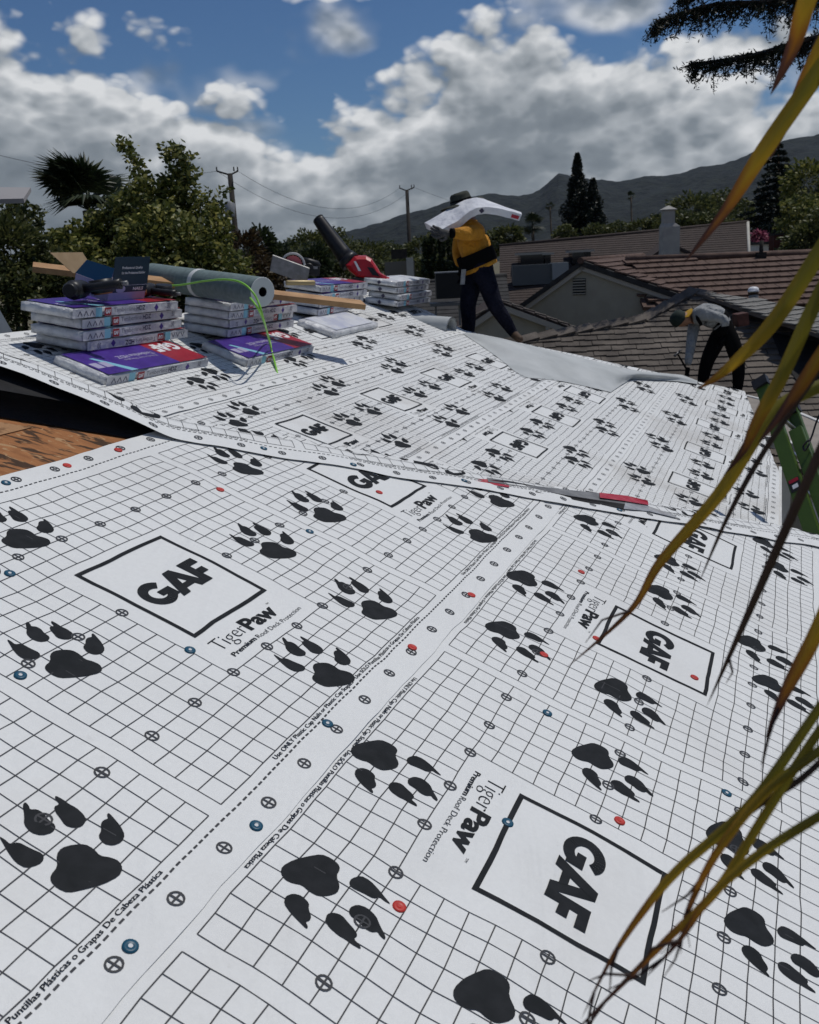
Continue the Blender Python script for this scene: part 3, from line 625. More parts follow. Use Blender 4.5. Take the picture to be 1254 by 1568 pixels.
# ---- roll of grey-green membrane with cardboard core
M_ROLL = mat('membrane_grey_green', (0.17, 0.225, 0.225), 0.75, (0.13, 0.175, 0.175), 30, 0.2, 120); M_CORE = mat('roll_end_white', (0.62, 0.64, 0.64), 0.6)
def gg_roll():
    a, b = at(232, 423, 6.95), at(402, 447, 6.05); x = (b - a).normalized(); r = .090
    root = empty('membrane_roll', a, 'thick roll of grey-green roofing membrane lying on the two left stacks', 'membrane roll')
    z = (nP - x * nP.dot(x)).normalized(); y = z.cross(x); n = 28
    ring = lambda c, rr: [c + (y * math.cos(2 * math.pi * k / n) + z * math.sin(2 * math.pi * k / n)) * rr for k in range(n)]
    mb = MB(); L_ = (b - a).length; st = [0, .012, .25, .5, .75, .985, 1.0]
    vs = []
    for i, q in enumerate(st): vs += ring(a + x * L_ * q, r * (.93 if i in (0,) else 1.0 + .012 * math.sin(i * 2.1)))
    mb.add(vs, [(i * n + k, i * n + (k + 1) % n, (i + 1) * n + (k + 1) % n, (i + 1) * n + k) for i in range(len(st) - 1) for k in range(n)], 0, True)
    mb.build('membrane', M_ROLL, root)
    for sgn, c in ((-1, a), (1, b)):
        rr = r * (.93 if sgn < 0 else 1.0); m2 = MB(); vs = ring(c, rr) + ring(c + x * sgn * .002, rr * .97) + ring(c + x * sgn * .002, r * .33)
        m2.add(vs, [(q * n + k, q * n + (k + 1) % n, (q + 1) * n + (k + 1) % n, (q + 1) * n + k) for q in range(2) for k in range(n)]); m2.build('roll_end', M_CORE, root)
        m3 = MB(); vs = ring(c + x * sgn * .002, r * .33) + ring(c - x * sgn * .12, r * .31) + [c - x * sgn * .12]
        m3.add(vs, [(k, (k + 1) % n, n + (k + 1) % n, n + k) for k in range(n)] + [(n + k, n + (k + 1) % n, 2 * n) for k in range(n)]); m3.build('core_hole', M_BLACK, root)
    m4 = MB(); vs = []
    for q, rr in ((.455, 1.004), (.46, 1.03), (.485, 1.03), (.49, 1.004)): vs += ring(a + x * L_ * q, r * rr)
    m4.add(vs, [(i * n + k, i * n + (k + 1) % n, (i + 1) * n + (k + 1) % n, (i + 1) * n + k) for i in range(3) for k in range(n)], 0, True); m4.build('tape_band', M_CORE, root)
gg_roll()
# ---- lime green air hose
def bez(pts, n=60):                                  # Catmull-Rom
    out = []; P_ = [pts[0]] + list(pts) + [pts[-1]]
    for i in range(1, len(P_) - 2):
        for k in range(n // (len(pts) - 1)):
            t = k / (n // (len(pts) - 1)); a, b, c, d = P_[i - 1], P_[i], P_[i + 1], P_[i + 2]
            out.append(.5 * ((2 * b) + (c - a) * t + (2 * a - 5 * b + 4 * c - d) * t * t + (3 * b - a - 3 * c + d) * t ** 3))
    out.append(pts[-1]); return out
M_LIME = mat('lime_hose', (0.26, 0.62, 0.06), 0.35, spec=0.5)
hp = [at(232, 436, 6.75), at(270, 437, 6.45), at(310, 431, 6.2), at(345, 428, 6.02), at(372, 434, 5.90), at(392, 455, 5.86), at(404, 490, 5.92), onP(414, 530, .11), onP(423, 564, .035), onP(425, 575, .012), onP(422, 560, .03), onP(411, 515, .13), at(398, 478, 5.95), at(383, 456, 5.95)]
hb = MB(); hb.tube(bez(hp, 120), .0062, 8, 0); tag(hb.build('air_hose', M_LIME), 'lime green air hose draped over the roll and looping down to the deck', 'hose')
wb = MB(); wb.tube(bez([onP(425, 574, .014), onP(415, 580, .012), onP(400, 578, .012), onP(388, 564, .012)], 24), .0035, 6); tag(wb.build('thin_cord', mat('cord_grey', (0.10, 0.10, 0.10), 0.6)), 'thin dark cord curling on the deck below the green hose', 'cord')
# ---- open carton of nails
M_NAVY = mat('carton_navy', (0.012, 0.035, 0.062), 0.5); M_BLUE = mat('carton_blue', (0.018, 0.105, 0.21), 0.5); M_TAN = mat('cardboard_tan', (0.42, 0.30, 0.175), 0.8, (0.36, 0.25, 0.14), 14)
def carton():
    o = Pw(14.35, -10.02, H4); x, z = uP, nP; y = z.cross(x)              # y points up the slope
    root = empty('nail_carton', o, 'open cardboard nail carton with navy and blue flaps on the leftmost stack', 'carton')
    W_, D_, Hh = .36, .24, .095
    q = lambda a, b, c: o + x * a + y * b + z * c
    mb = MB(); t = .003
    for (a0, a1, b0, b1) in ((0, W_, 0, t), (0, W_, D_ - t, D_), (0, t, t, D_ - t), (W_ - t, W_, t, D_ - t)):
        mb.add([q(a0, b0, 0), q(a1, b0, 0), q(a1, b1, 0), q(a0, b1, 0), q(a0, b0, Hh), q(a1, b0, Hh), q(a1, b1, Hh), q(a0, b1, Hh)], [(3, 2, 1, 0), (4, 5, 6, 7), (0, 1, 5, 4), (1, 2, 6, 5), (2, 3, 7, 6), (3, 0, 4, 7)])
    mb.build('carton_walls', M_LILAC, root)
    def flap(name, pts, m):
        n_ = (pts[1] - pts[0]).cross(pts[2] - pts[0]).normalized(); return slab(name, pts, n_, .003, m, root)
    slab('dark_band', [q(.0, -.002, .055), q(W_, -.002, .055), q(W_, -.002, Hh), q(0, -.002, Hh)], -y, .001, M_NAVY, root)
    f1 = flap('standing_flap', [q(.0 + .02, -.0025, Hh + .002), q(W_, -.0025, Hh + .002), q(W_, .012, Hh + .165), q(.02, .012, Hh + .165)], M_NAVY)
    tf = lambda y0: (lambda p, r_: q(.085 + p, -.008 + (y0 + r_) * .07, Hh + y0 + r_))
    tris('lettering', tx('Professional Quality', .20, .014, .02), tf(.10), M_PWHITE, f1); tris('lettering', tx('for the Professional Builder', .23, .014, .02), tf(.07), M_PWHITE, f1)
    tris('lettering', tx('NAILS', .10, .018, .03), lambda p, r_: q(.22 + p, -.0045, .066 + r_), M_PWHITE, root)
    ov = [q(.10 + .045 * math.cos(k * math.pi / 10), -.0045, .075 + .022 * math.sin(k * math.pi / 10)) for k in range(20)]; lab('oval_badge', ov, M_LILAC, root)
    flap('blue_flap', [q(-.004, .0, Hh + .002), q(-.004, D_, Hh + .002), q(.012, D_ - .05, Hh + .095), q(.012, .0, Hh + .105)], M_BLUE)
    flap('tan_flap', [q(-.02, D_ + .004, Hh + .0), q(W_ * .5, D_ + .004, Hh + .0), q(W_ * .34, D_ + .07, Hh + .10), q(-.16, D_ + .07, Hh + .10)], M_TAN)
    nl = MB(); rn = random.Random(3)
    for k in range(60):
        c = q(rn.uniform(.03, W_ - .03), rn.uniform(.03, D_ - .03), .06 + rn.uniform(0, .02)); d = Vector((rn.uniform(-1, 1), rn.uniform(-1, 1), rn.uniform(-.2, .2))).normalized() * .018; nl.tube([c - d, c + d], .0018, 4)
    n_o = nl.build('nails', M_STEEL, root); n_o['kind'] = 'stuff'
carton()
# ---- coil roofing nailers
M_ORANGE = mat('tool_orange', (0.55, 0.16, 0.03), 0.4); M_SILVER = mat('cast_metal', (0.27, 0.27, 0.275), 0.5, (0.20, 0.20, 0.2), 30, metal=0.3); M_COPPER = mat('coil_copper', (0.30, 0.13, 0.06), 0.5, metal=0.3)
def nailer(label, o, x, y, z, k=1.0, body=None, cap=None):
    root = empty('coil_nailer', o, label, 'nail gun'); body = body or M_BLACK
    q = lambda a, b, c: o + (x * a + y * b + z * c) * k
    mb = MB(); mb.tube([q(0, 0, .06), q(0, 0, .10), q(0, 0, .19), q(0, 0, .22)], [.030 * k, .040 * k, .043 * k, .034 * k], 14); mb.build('cylinder_housing', body, root)
    mb = MB(); mb.tube([q(0, 0, .22), q(0, 0, .235)], [.036 * k, .028 * k], 14); mb.build('end_cap', cap or M_ORANGE, root)
    mb = MB(); mb.tube([q(.03, 0, .16), q(.09, 0, .155), q(.17, 0, .15), q(.205, 0, .15)], [.022 * k, .019 * k, .020 * k, .024 * k], 10); mb.build('handle', M_BLACK, root)
    mb = MB(); mb.tube([q(0, 0, .06), q(0, 0, .02), q(0, 0, -.005)], [.018 * k, .013 * k, .009 * k], 8); mb.build('nose', M_SILVER, root)
    mb = MB(); mb.tube([q(.075, -.03, .055), q(.075, .03, .055)], .052 * k, 18); mb.build('coil_magazine', body, root)
    mb = MB(); mb.tube([q(.075, -.024, .055), q(.075, -.036, .055)], [.046 * k, .04 * k], 18); mb.build('nail_coil', M_COPPER, root)
    mb = MB(); mb.tube([q(.04, 0, .135), q(.055, 0, .115), q(.062, 0, .135)], .005 * k, 6); mb.build('trigger', M_ORANGE, root)
    mb = MB(); mb.tube([q(.205, 0, .15), q(.235, 0, .15)], .010 * k, 8); mb.build('air_fitting', M_SILVER, root)
    return root
ex, ey = Vector((1, .1, 0)).normalized(), Vector((-.1, 1, 0)).normalized(); ez = Vector((0, 0, 1))
def lay(o, ang, roll):                                # axes for a tool lying on the deck
    z = nP; x = uP * math.cos(ang) + z.cross(uP) * math.sin(ang); y = z.cross(x); return y * math.cos(roll) + z * math.sin(roll), z * math.cos(roll) - y * math.sin(roll), x
zz_ = (-uP * .96 + vP * .25 + nP * .06).normalized(); xx_ = (vP * .62 + nP * .30 + uP * .35); xx_ = (xx_ - zz_ * xx_.dot(zz_)).normalized(); nailer('black coil nail gun lying left of the nail carton', Pw(14.15, -10.25, H4 + .065), xx_, zz_.cross(xx_), zz_, 1.25, cap=M_BLACK)
for (lb_, u_, v_, sg, k_, cp_) in (('black and copper nail gun lying between the carton and the roll', 16.05, -9.95, -1, .95, M_COPPER), ('black nail gun with orange cap under the roll on the second stack', 18.1, -9.65, 1, 1.15, M_ORANGE)):
    zz_ = (uP * .97 * sg + vP * .15 - nP * .04).normalized(); xx_ = (vP * .75 - uP * .3 + nP * .12); xx_ = (xx_ - zz_ * xx_.dot(zz_)).normalized(); nailer(lb_, Pw(u_, v_ - .25, H4 + .05), xx_, zz_.cross(xx_), zz_, k_, cap=cp_)
# ---- circular saw
def circ_saw():
    o = at(452, 412, 8.05); z = Vector((0, 0, 1)); x = Vector((.98, .12, -.10)).normalized(); y = z.cross(x).normalized(); z = x.cross(y)
    root = empty('circular_saw', o, 'circular saw with silver base plate and pink-red blade lying on the third stack', 'circular saw')
    q = lambda a, b, c: o + x * a + y * b + z * c
    sh = MB(); sh.obox(q(-.045, -.09, -.005), (x * .15 + z * -.045), y * .004 + z * .004, (z * .062 + x * .01)); sh.build('base_plate', M_SILVER, root, bevel=.002)
    n = 40; tm = MB(); c = q(-.02, -.05, .03); ring = []
    for k in range(n):
        for rr in (.082, .090): pass
    vs = [c + (x * math.cos(2 * math.pi * k / n) + z * math.sin(2 * math.pi * k / n)) * (.072 if k % 2 else .080) for k in range(n)]
    tm.add(vs + [v + y * .003 for v in vs], [tuple(range(n)), tuple(reversed(range(n, 2 * n)))] + [(k, (k + 1) % n, (k + 1) % n + n, k + n) for k in range(n)]); tm.build('blade', mat('blade_pink_red', (0.62, 0.16, 0.17), 0.4), root)
    gm = MB(); m = 20; vs = []
    for k in range(m + 1):
        a = math.pi * (.02 + .96 * k / m); d = x * math.cos(a) + z * math.sin(a); vs += [c - y * .012 + d * .084, c - y * .012 + d * .102, c + y * .02 + d * .102, c + y * .02 + d * .084]
    gm.add(vs, [(4 * k + j, 4 * k + (j + 1) % 4, 4 * k + 4 + (j + 1) % 4, 4 * k + 4 + j) for k in range(m) for j in range(4)] + [(0, 1, 2, 3), tuple(4 * m + j for j in (3, 2, 1, 0))], 0, True); gm.build('upper_guard', mat('guard_light', (.50, .50, .50), .4), root)
    mm = MB(); mm.tube([c + y * .01, c - y * .0, c - y * .03 + x * .01], [.030, .032, .02], 14); mm.build('arbor_hub', M_BLACK, root)
    hb_ = MB(); hb_.tube([q(.06, -.02, .075), q(.11, -.01, .065), q(.17, .0, .045), q(.19, .0, .02)], [.022, .028, .036, .032], 12); hb_.build('rear_handle', M_BLACK, root)
    mt = MB(); mt.tube([q(.11, -.075, .012), q(.11, -.02, .012), q(.11, .05, .012)], [.036, .046, .042], 16); mt.build('motor_housing', M_BLACK, root)
    bt = MB(); bt.obox(q(.155, -.03, -.005), x * .042, y * .035, z * .038); bt.build('battery_pack', M_BLACK, root, bevel=.008)
    bt = MB(); bt.obox(q(.150, -.067, .018), x * .03, y * .002, z * .010); bt.build('battery_label', M_SILVER, root)
    sm = MB(); sm.obox(q(.03, -.1, -.04), x * .014, y * .004, z * .010); sm.build('depth_lever', M_SILVER, root)
circ_saw()
tb = MB(); ta, tb_ = at(438, 433, 7.9), at(482, 433, 8.0); tb.tube([ta, ta.lerp(tb_, .04), ta.lerp(tb_, .96), tb_], [.017, .021, .021, .017], 14); tag(tb.build('caulk_tube', mat('tube_gold', (0.40, 0.31, 0.16), 0.4, metal=.2)), 'gold coloured sealant tube lying in front of the circular saw', 'tube')
# ---- leaf blower
M_TRED = mat('tool_red', (0.45, 0.012, 0.020), 0.35, (0.38, 0.01, 0.016), 9, spec=.5)
def blower():
    d = 9.75; root = empty('leaf_blower', at(545, 430, d), 'red and black cordless leaf blower with its nozzle pointing up, on the rightmost stack', 'leaf blower')
    q = lambda px, py, dd=0.0: at(px, py, d + dd)
    mb = MB(); mb.tube([q(487, 335), q(489, 338), q(506, 362), q(524, 387), q(533, 399)], [.058, .061, .070, .080, .092], 18); mb.build('nozzle_tube', M_BLACK, root)
    mb = MB(); mb.tube([q(485.8, 333.5), q(487, 335)], [.050, .060], 18); mb.build('nozzle_rim', M_BLACK, root)
    mb = MB(); mb.tube([q(529, 394), q(537, 402)], [.094, .108], 18); mb.build('collar', M_BLACK, root)
    # motor body: lofted section across the view
    prof = [(541, 391), (560, 391), (569, 396), (577, 408), (583, 418), (594, 424), (594, 430), (572, 430), (556, 426), (545, 424), (533, 414), (527, 405)]
    mb = MB(); n = len(prof); cxp = sum(p[0] for p in prof) / n; cyp = sum(p[1] for p in prof) / n; vs = []
    for dd, sc_ in ((-.13, .72), (-.10, .93), (0, 1.0), (.10, .93), (.13, .72)): vs += [q(cxp + (a - cxp) * sc_, cyp + (b - cyp) * sc_, dd) for a, b in prof]
    mb.add(vs, [(i * n + k, i * n + (k + 1) % n, (i + 1) * n + (k + 1) % n, (i + 1) * n + k) for i in range(4) for k in range(n)] + [tuple(range(n)), tuple(range(4 * n, 5 * n))], 0, False); mb.build('motor_housing', M_TRED, root)
    hd = [(562, 409), (571, 410), (582, 424), (570, 421)]
    mb = MB(); vs = []
    for dd in (-.142, -.10): vs += [q(a, b, dd) for a, b in hd]
    mb.add(vs, [(0, 1, 2, 3), (7, 6, 5, 4), (0, 4, 5, 1), (1, 5, 6, 2), (2, 6, 7, 3), (3, 7, 4, 0)]); mb.build('handle_opening', M_BLACK, root)
    mb = MB(); mb.tube([q(576, 428), q(590, 429), q(596, 429)], [.030, .034, .030], 8); mb.build('handle_grip', M_TRED, root)
    mb = MB(); mb.obox(q(553, 431), (q(566, 431) - q(553, 431)), Vector((0, .09, 0)), Vector((0, 0, .04))); mb.build('battery_pack', M_BLACK, root, bevel=.01)
    mb = MB(); mb.add([q(541.5, 400, -.137), q(545, 400, -.137), q(553, 415, -.137), q(549, 415, -.137)], [(0, 1, 2, 3)]); mb.build('brand_stripe', M_PWHITE, root)
blower()
# ---- rest of the roll at the far hip, and the folded-back flap
def sheet_roll():
    a, b = at(632, 496, 9.75), at(691, 503, 9.55); x = (b - a).normalized(); z = (nP - x * nP.dot(x)).normalized(); y = z.cross(x)
    root = empty('underlayment_roll', a, 'rolled-up end of underlayment, open hollow roll at the far hip', 'underlayment roll')
    vs = []; fs = []; n = 64; L_ = [0, .3, .7, 1.0]
    for k in range(n + 1):
        g = 4.2 * math.pi * k / n - 1.9; r = .118 - .030 * k / n
        for q in L_: vs.append(a.lerp(b, q) + (y * math.cos(g) + z * math.sin(g)) * r * (1 - .15 * (1 - q)))
    m = len(L_); mb = MB(); mb.add(vs, [(k * m + j, k * m + j + 1, (k + 1) * m + j + 1, (k + 1) * m + j) for k in range(n) for j in range(m - 1)], 0, True); mb.build('rolled_sheet', M_BACK, root)
sheet_roll()
def flap():
    lo = [(709, 511), (735, 528), (762, 547), (785, 566), (800, 578), (830, 580), (862, 584), (900, 592), (935, 600.5), (952, 589), (967, 580), (1000, 582), (1040, 584), (1068, 588)]
    up = [(711, 508), (738, 512), (768, 518), (795, 525), (822, 531), (850, 538), (880, 545), (910, 553), (940, 560), (962, 565), (985, 569), (1012, 571), (1045, 574), (1068, 583)]
    pn = NP; p0 = Pw(28, -6, 0.0)
    mb = MB(); vs = []; m = 7; n = len(lo)
    for i in range(n):
        A, B = hit(*lo[i], p0, pn), hit(*up[i], p0, pn)
        for j in range(m + 1):
            q = j / m; h = .022 + .07 * math.sin(q * math.pi * .62) ** 2 * smooth(i / 2) * smooth((n - 1 - i) / 2) + .012 * nz(i * .9, q * 2.2, 4.0) * q
            # raised part stays on the same sight line, so pull it towards the camera rather than only up
            P_ = A.lerp(B, q); o = Vector((0, 0, CAMZ)); r = (P_ - o); k = (((p0 + pn * h) - o).dot(pn)) / r.dot(pn); vs.append(o + r * k)
        vs.append(vs[-1] + Vector((.10, .22, -.10))); vs.append(vs[-1] + Vector((.2, .45, -.45)))
    c = m + 3
    mb.add(vs, [(i * c + j, (i + 1) * c + j, (i + 1) * c + j + 1, i * c + j + 1) for i in range(n - 1) for j in range(c - 1)], 0, True)
    o = mb.build('underlayment_flap', M_BACK); tag(o, 'plain grey underside of underlayment folded back along the far hip', 'underlayment flap')
flap()
# ---- torn wrapper strip lying along the hip
M_WGREY = mat('wrapper_grey', (0.22, 0.22, 0.22), 0.4, (0.14, 0.14, 0.14), 20); M_WRED = mat('wrapper_red', (0.40, 0.025, 0.045), 0.4, (0.5, 0.12, 0.12), 25, lo=.5, hi=.8)
def wrapper():
    root = empty('torn_wrapper', Fw(11.6, -1.2, .03), 'long torn strip of red and grey plastic wrapper lying along the hip', 'plastic wrapper')
    top = [(718, 731), (745, 731), (778, 736), (820, 744), (870, 750), (918, 755), (960, 760), (992, 767), (1034, 786)]
    bot = [(722, 738), (750, 742), (780, 746), (820, 753), (870, 764), (920, 773), (955, 779), (995, 783), (1036, 793)]
    P0 = Fw(11, -2, .020)
    def seg(name, i0, i1, m, fa=0.0, fb=1.0, lift=0.0):
        mb = MB(); vs = []
        for i in range(i0, i1 + 1):
            for f in (fa, (fa + fb) / 2, fb):
                y = top[i][1] + (bot[i][1] - top[i][1]) * f; x = top[i][0] + (bot[i][0] - top[i][0]) * f
                vs.append(hit(x, y, P0 + NF * (lift + .010 * nz(i * 1.7, f * 3, 2)), NF))
        k = i1 - i0; mb.add(vs, [(3 * q + j, 3 * q + 3 + j, 3 * q + 4 + j, 3 * q + 1 + j) for q in range(k) for j in (0, 1)]); return mb.build(name, m, root)
    seg('red_end', 0, 2, M_WRED, .25, 1.0, .01); seg('grey_film', 1, 6, M_WGREY, 0, .62, .012); seg('dark_film', 3, 6, M_MATTBLK, .62, 1.0, .012); seg('red_print', 5, 7, M_WRED, -.05, .38, .016); seg('silver_tail', 6, 8, mat('wrapper_silver', (.40, .41, .42), .3, (.28, .28, .29), 30), .5, 1.0, .014)
wrapper()
# ------------------------------------------------------------------ far hills
def hills():
    ridge = [(-500, 418), (0, 408), (180, 398), (300, 390), (440, 372), (500, 360), (545, 352), (580, 341), (610, 331), (640, 323), (662, 318), (690, 309), (720, 302), (750, 296), (780, 299), (805, 299), (828, 291), (842, 276), (856, 265), (868, 268), (884, 274), (915, 276), (950, 278), (985, 271), (1020, 267), (1050, 263), (1080, 256), (1110, 250), (1138, 240), (1165, 228), (1200, 215), (1254, 206), (1330, 192), (1500, 180), (1800, 190)]
    nx, ny = 560, 64; D0_, D1 = 900.0, 2300.0; V = []; Fq = []
    for i in range(nx + 1):
        px = ridge[0][0] + (ridge[-1][0] - ridge[0][0]) * i / nx
        for k in range(len(ridge) - 1):
            if ridge[k][0] <= px <= ridge[k + 1][0]:
                t = (px - ridge[k][0]) / (ridge[k + 1][0] - ridge[k][0]); py = ridge[k][1] + (ridge[k + 1][1] - ridge[k][1]) * t; break
        top = at(px, py + 3.0 * mnoise.fractal((px * .02, 0, 1.0), 1.0, 2.0, 4), D1); base = Vector((top.x * D0_ / D1, top.y * D0_ / D1, -3))
        for j in range(ny + 1):
            q = j / ny; P_ = base.lerp(top, q)
            hh = top.z * (q ** 1.35); g = mnoise.fractal((P_.x * .006, P_.y * .006, 3.0), 1.0, 2.1, 6)
            rid = 1 - abs(mnoise.noise((P_.x * .0045 + P_.y * .001, P_.y * .0018, 7.0)))
            hh += (g * 16 + (rid - .7) * 30) * math.sin(math.pi * min(1, q)) * min(1.0, top.z / 60)
            if q < .999: hh += 7.0 * mnoise.noise((P_.x * .03, P_.y * .03, 1.0)) * min(1.0, top.z / 40); P_.x += 9 * mnoise.noise((P_.x * .05, P_.y * .05, 9.0))
            else: hh += 2.2 * mnoise.noise((P_.x * .06, 3.0, 1.0))
            V.append((P_.x, P_.y, max(-3, hh)))
        V.append((top.x * 1.25, top.y * 1.25, -3))
    c = ny + 2
    Fq = [(i * c + j, (i + 1) * c + j, (i + 1) * c + j + 1, i * c + j + 1) for i in range(nx) for j in range(c - 1)]
    me = bpy.data.meshes.new('hills'); me.from_pydata(V, [], Fq); me.update(); me.polygons.foreach_set('use_smooth', [True] * len(Fq))
    o = link('hills', me, mat('hill_scrub', (0.003, 0.006, 0.006), 0.95, (0.013, 0.018, 0.014), 0.045, 0.6, 0.10, detail=10, lo=.42, hi=.62, bdist=10.0)); tag(o, kind='structure')
hills()
# ------------------------------------------------------------------ foliage
def leaf_mesh(name, C, L_, W_, rnd, up=0.3, droop=0.0):
    n = len(C); C = np.asarray(C); r = np.random.RandomState(rnd)
    d = r.normal(size=(n, 3)); d[:, 2] = d[:, 2] * .7 - droop; d /= np.linalg.norm(d, axis=1)[:, None]
    w = r.normal(size=(n, 3)); w -= d * (w * d).sum(1)[:, None]; w /= np.linalg.norm(w, axis=1)[:, None]
    s = r.uniform(.65, 1.25, n)[:, None]; hl = d * L_ / 2 * s; hw = w * W_ / 2 * s
    V = np.empty((n, 4, 3)); V[:, 0] = C - hl; V[:, 1] = C + hw + hl * .1; V[:, 2] = C + hl; V[:, 3] = C - hw + hl * .1
    me = bpy.data.meshes.new(name); me.vertices.add(n * 4); me.vertices.foreach_set('co', V.reshape(-1))
    me.loops.add(n * 4); me.loops.foreach_set('vertex_index', np.arange(n * 4)); me.polygons.add(n); me.polygons.foreach_set('loop_start', np.arange(n) * 4); me.polygons.foreach_set('loop_total', np.full(n, 4)); me.update(calc_edges=True); return me
def clump_pts(c, rx, ry, rz, n, rs, lump=0.0, shell=.45):
    p = rs.normal(size=(n, 3)); p /= np.linalg.norm(p, axis=1)[:, None]; rr = rs.uniform(shell, 1.0, n) ** .7
    # lumpy radius
    k = 1 + lump * (np.sin(p[:, 0] * 5 + c[0]) * np.cos(p[:, 2] * 6 + c[1]) + .6 * np.sin(p[:, 1] * 9 + p[:, 2] * 7 + c[2]))
    return np.array(c) + p * (rr * k)[:, None] * np.array([rx, ry, rz])
def green(name, dark, midc, lightc, trans=.3, rough=.5):
    return mat(name, midc, rough, island=[(0.0, dark), (1.0, lightc), (0.62, midc)], trans=trans, spec=.25)
G_CITRUS = green('leaf_citrus', (0.034, 0.052, 0.013), (0.125, 0.142, 0.034), (0.40, 0.37, 0.11)); G_DARK = green('leaf_dark', (0.012, 0.020, 0.009), (0.030, 0.044, 0.018), (0.065, 0.080, 0.030)); G_OLIVE = green('leaf_olive', (0.030, 0.042, 0.015), (0.080, 0.095, 0.030), (0.19, 0.19, 0.070))
G_RED = green('leaf_reddish', (0.025, 0.018, 0.010), (0.055, 0.035, 0.018), (0.085, 0.065, 0.025)); G_PINE = green('needle_dark', (0.005, 0.009, 0.006), (0.010, 0.017, 0.010), (0.020, 0.030, 0.016), .1); G_PINK = green('bougainvillea', (0.16, 0.03, 0.06), (0.34, 0.09, 0.15), (0.50, 0.20, 0.26)); G_PALM = green('palm_green', (0.010, 0.018, 0.008), (0.022, 0.036, 0.014), (0.050, 0.062, 0.026), .15)
M_BARK = mat('bark', (0.07, 0.052, 0.038), 0.9, (0.035, 0.026, 0.02), 9, 0.6, 30)
def tree(name, label, clumps, n, leaf, gmat, seed, cat='tree', group=None, trunk_r=.12, lump=.18, droop=.2, base=None, aspect=.5, extra=None, shell=.45, depth_k=1.0):
    """clumps: (px, py, rx_px, ry_px, distance) - each a lobe of the crown at its own distance"""
    rs = np.random.RandomState(seed); cs = []
    for (px, py, rx, ry, d) in clumps:
        p = at(px, py, d); cs.append((p, rx * d / FPX, ry * d / FPX))
    area = sum(a * b for _, a, b in cs); lo = min(cs, key=lambda q: q[0].z - q[2]); ctr = sum((c for c, _, _ in cs), Vector()) / len(cs)
    b0 = Vector(base) if base else Vector((ctr.x, ctr.y, 0))
    root = empty(name, b0, label, cat, group); pts = []
    for c, a, b in cs:
        pts.append(clump_pts(tuple(c), a, (a + b) / 2 * depth_k, b, max(12, int(n * a * b / area)), rs, lump, shell))
    pts = np.concatenate(pts)
    if extra is not None: pts = np.concatenate([pts, extra])
    pts = pts[pts[:, 2] > .05]
    o = link('crown', leaf_mesh('crown', pts, leaf, leaf * aspect, seed, droop=droop), gmat); o.parent = root; o.matrix_parent_inverse = Matrix.Translation(-b0)
    mb = MB(); fork = b0.lerp(ctr, .45); fork.z = max(.4, min(ctr.z * .6, lo[0].z)); mb.tube([b0, b0.lerp(fork, .5) + Vector((trunk_r * .5, 0, 0)), fork], [trunk_r * 1.25, trunk_r, trunk_r * .8], 8)
    for c, a, b in cs: mb.tube([fork, fork.lerp(c, .5) + Vector((0, 0, .12 * (c - fork).length)), c], [trunk_r * .6, trunk_r * .35, trunk_r * .12], 6)
    t = mb.build('trunk', M_BARK); t.parent = root; t.matrix_parent_inverse = Matrix.Translation(-b0)
    return root
def sprig(path, n, spread, rs):                       # leaves along an arching shoot
    pts = [at(*p) for p in path]; B = bez([Vector(p) for p in pts], 40); out = []
    for k in range(n):
        p = B[rs.randint(len(B))]; out.append([p.x + rs.normal() * spread, p.y + rs.normal() * spread, p.z + rs.normal() * spread * .8])
    return np.array(out)
rs0 = np.random.RandomState(11)
spr = np.concatenate([sprig([(232, 330, 9.6), (222, 285, 9.6), (205, 245, 9.6), (188, 218, 9.6)], 420, .045, rs0), sprig([(262, 340, 9.4), (275, 300, 9.4), (290, 270, 9.4), (275, 240, 9.4), (258, 232, 9.4)], 760, .055, rs0), sprig([(300, 345, 9.6), (330, 320, 9.6), (345, 290, 9.7)], 130, .05, rs0)])
tree('leafy_fruit_tree', 'big glossy-leaved tree with arching shoots behind the shingle stacks', [(145, 392, 62, 50, 9.8), (108, 378, 38, 36, 9.7), (168, 352, 40, 40, 9.7), (218, 335, 46, 58, 9.6), (250, 385, 75, 65, 9.2), (120, 430, 80, 60, 9.4), (310, 370, 48, 70, 9.7), (330, 430, 60, 55, 9.4), (200, 440, 90, 60, 9.2), (265, 300, 26, 40, 9.5)], 33000, .062, G_CITRUS, 3, trunk_r=.14, extra=spr, aspect=.55)
tree('leafy_shrub', 'loose yellow-green shrub at the left edge of the picture', [(15, 400, 60, 70, 8.6), (70, 430, 55, 55, 8.8), (-60, 380, 70, 80, 8.6), (30, 345, 40, 40, 9.0), (-10, 450, 80, 60, 8.4)], 13000, .062, G_OLIVE, 4, trunk_r=.07)
tree('reddish_shrub', 'brownish red shrub between the fruit tree and the far trees', [(375, 400, 38, 50, 12.5), (395, 430, 45, 40, 12.0), (352, 440, 40, 40, 12.0)], 5200, .075, G_RED, 5, trunk_r=.06)
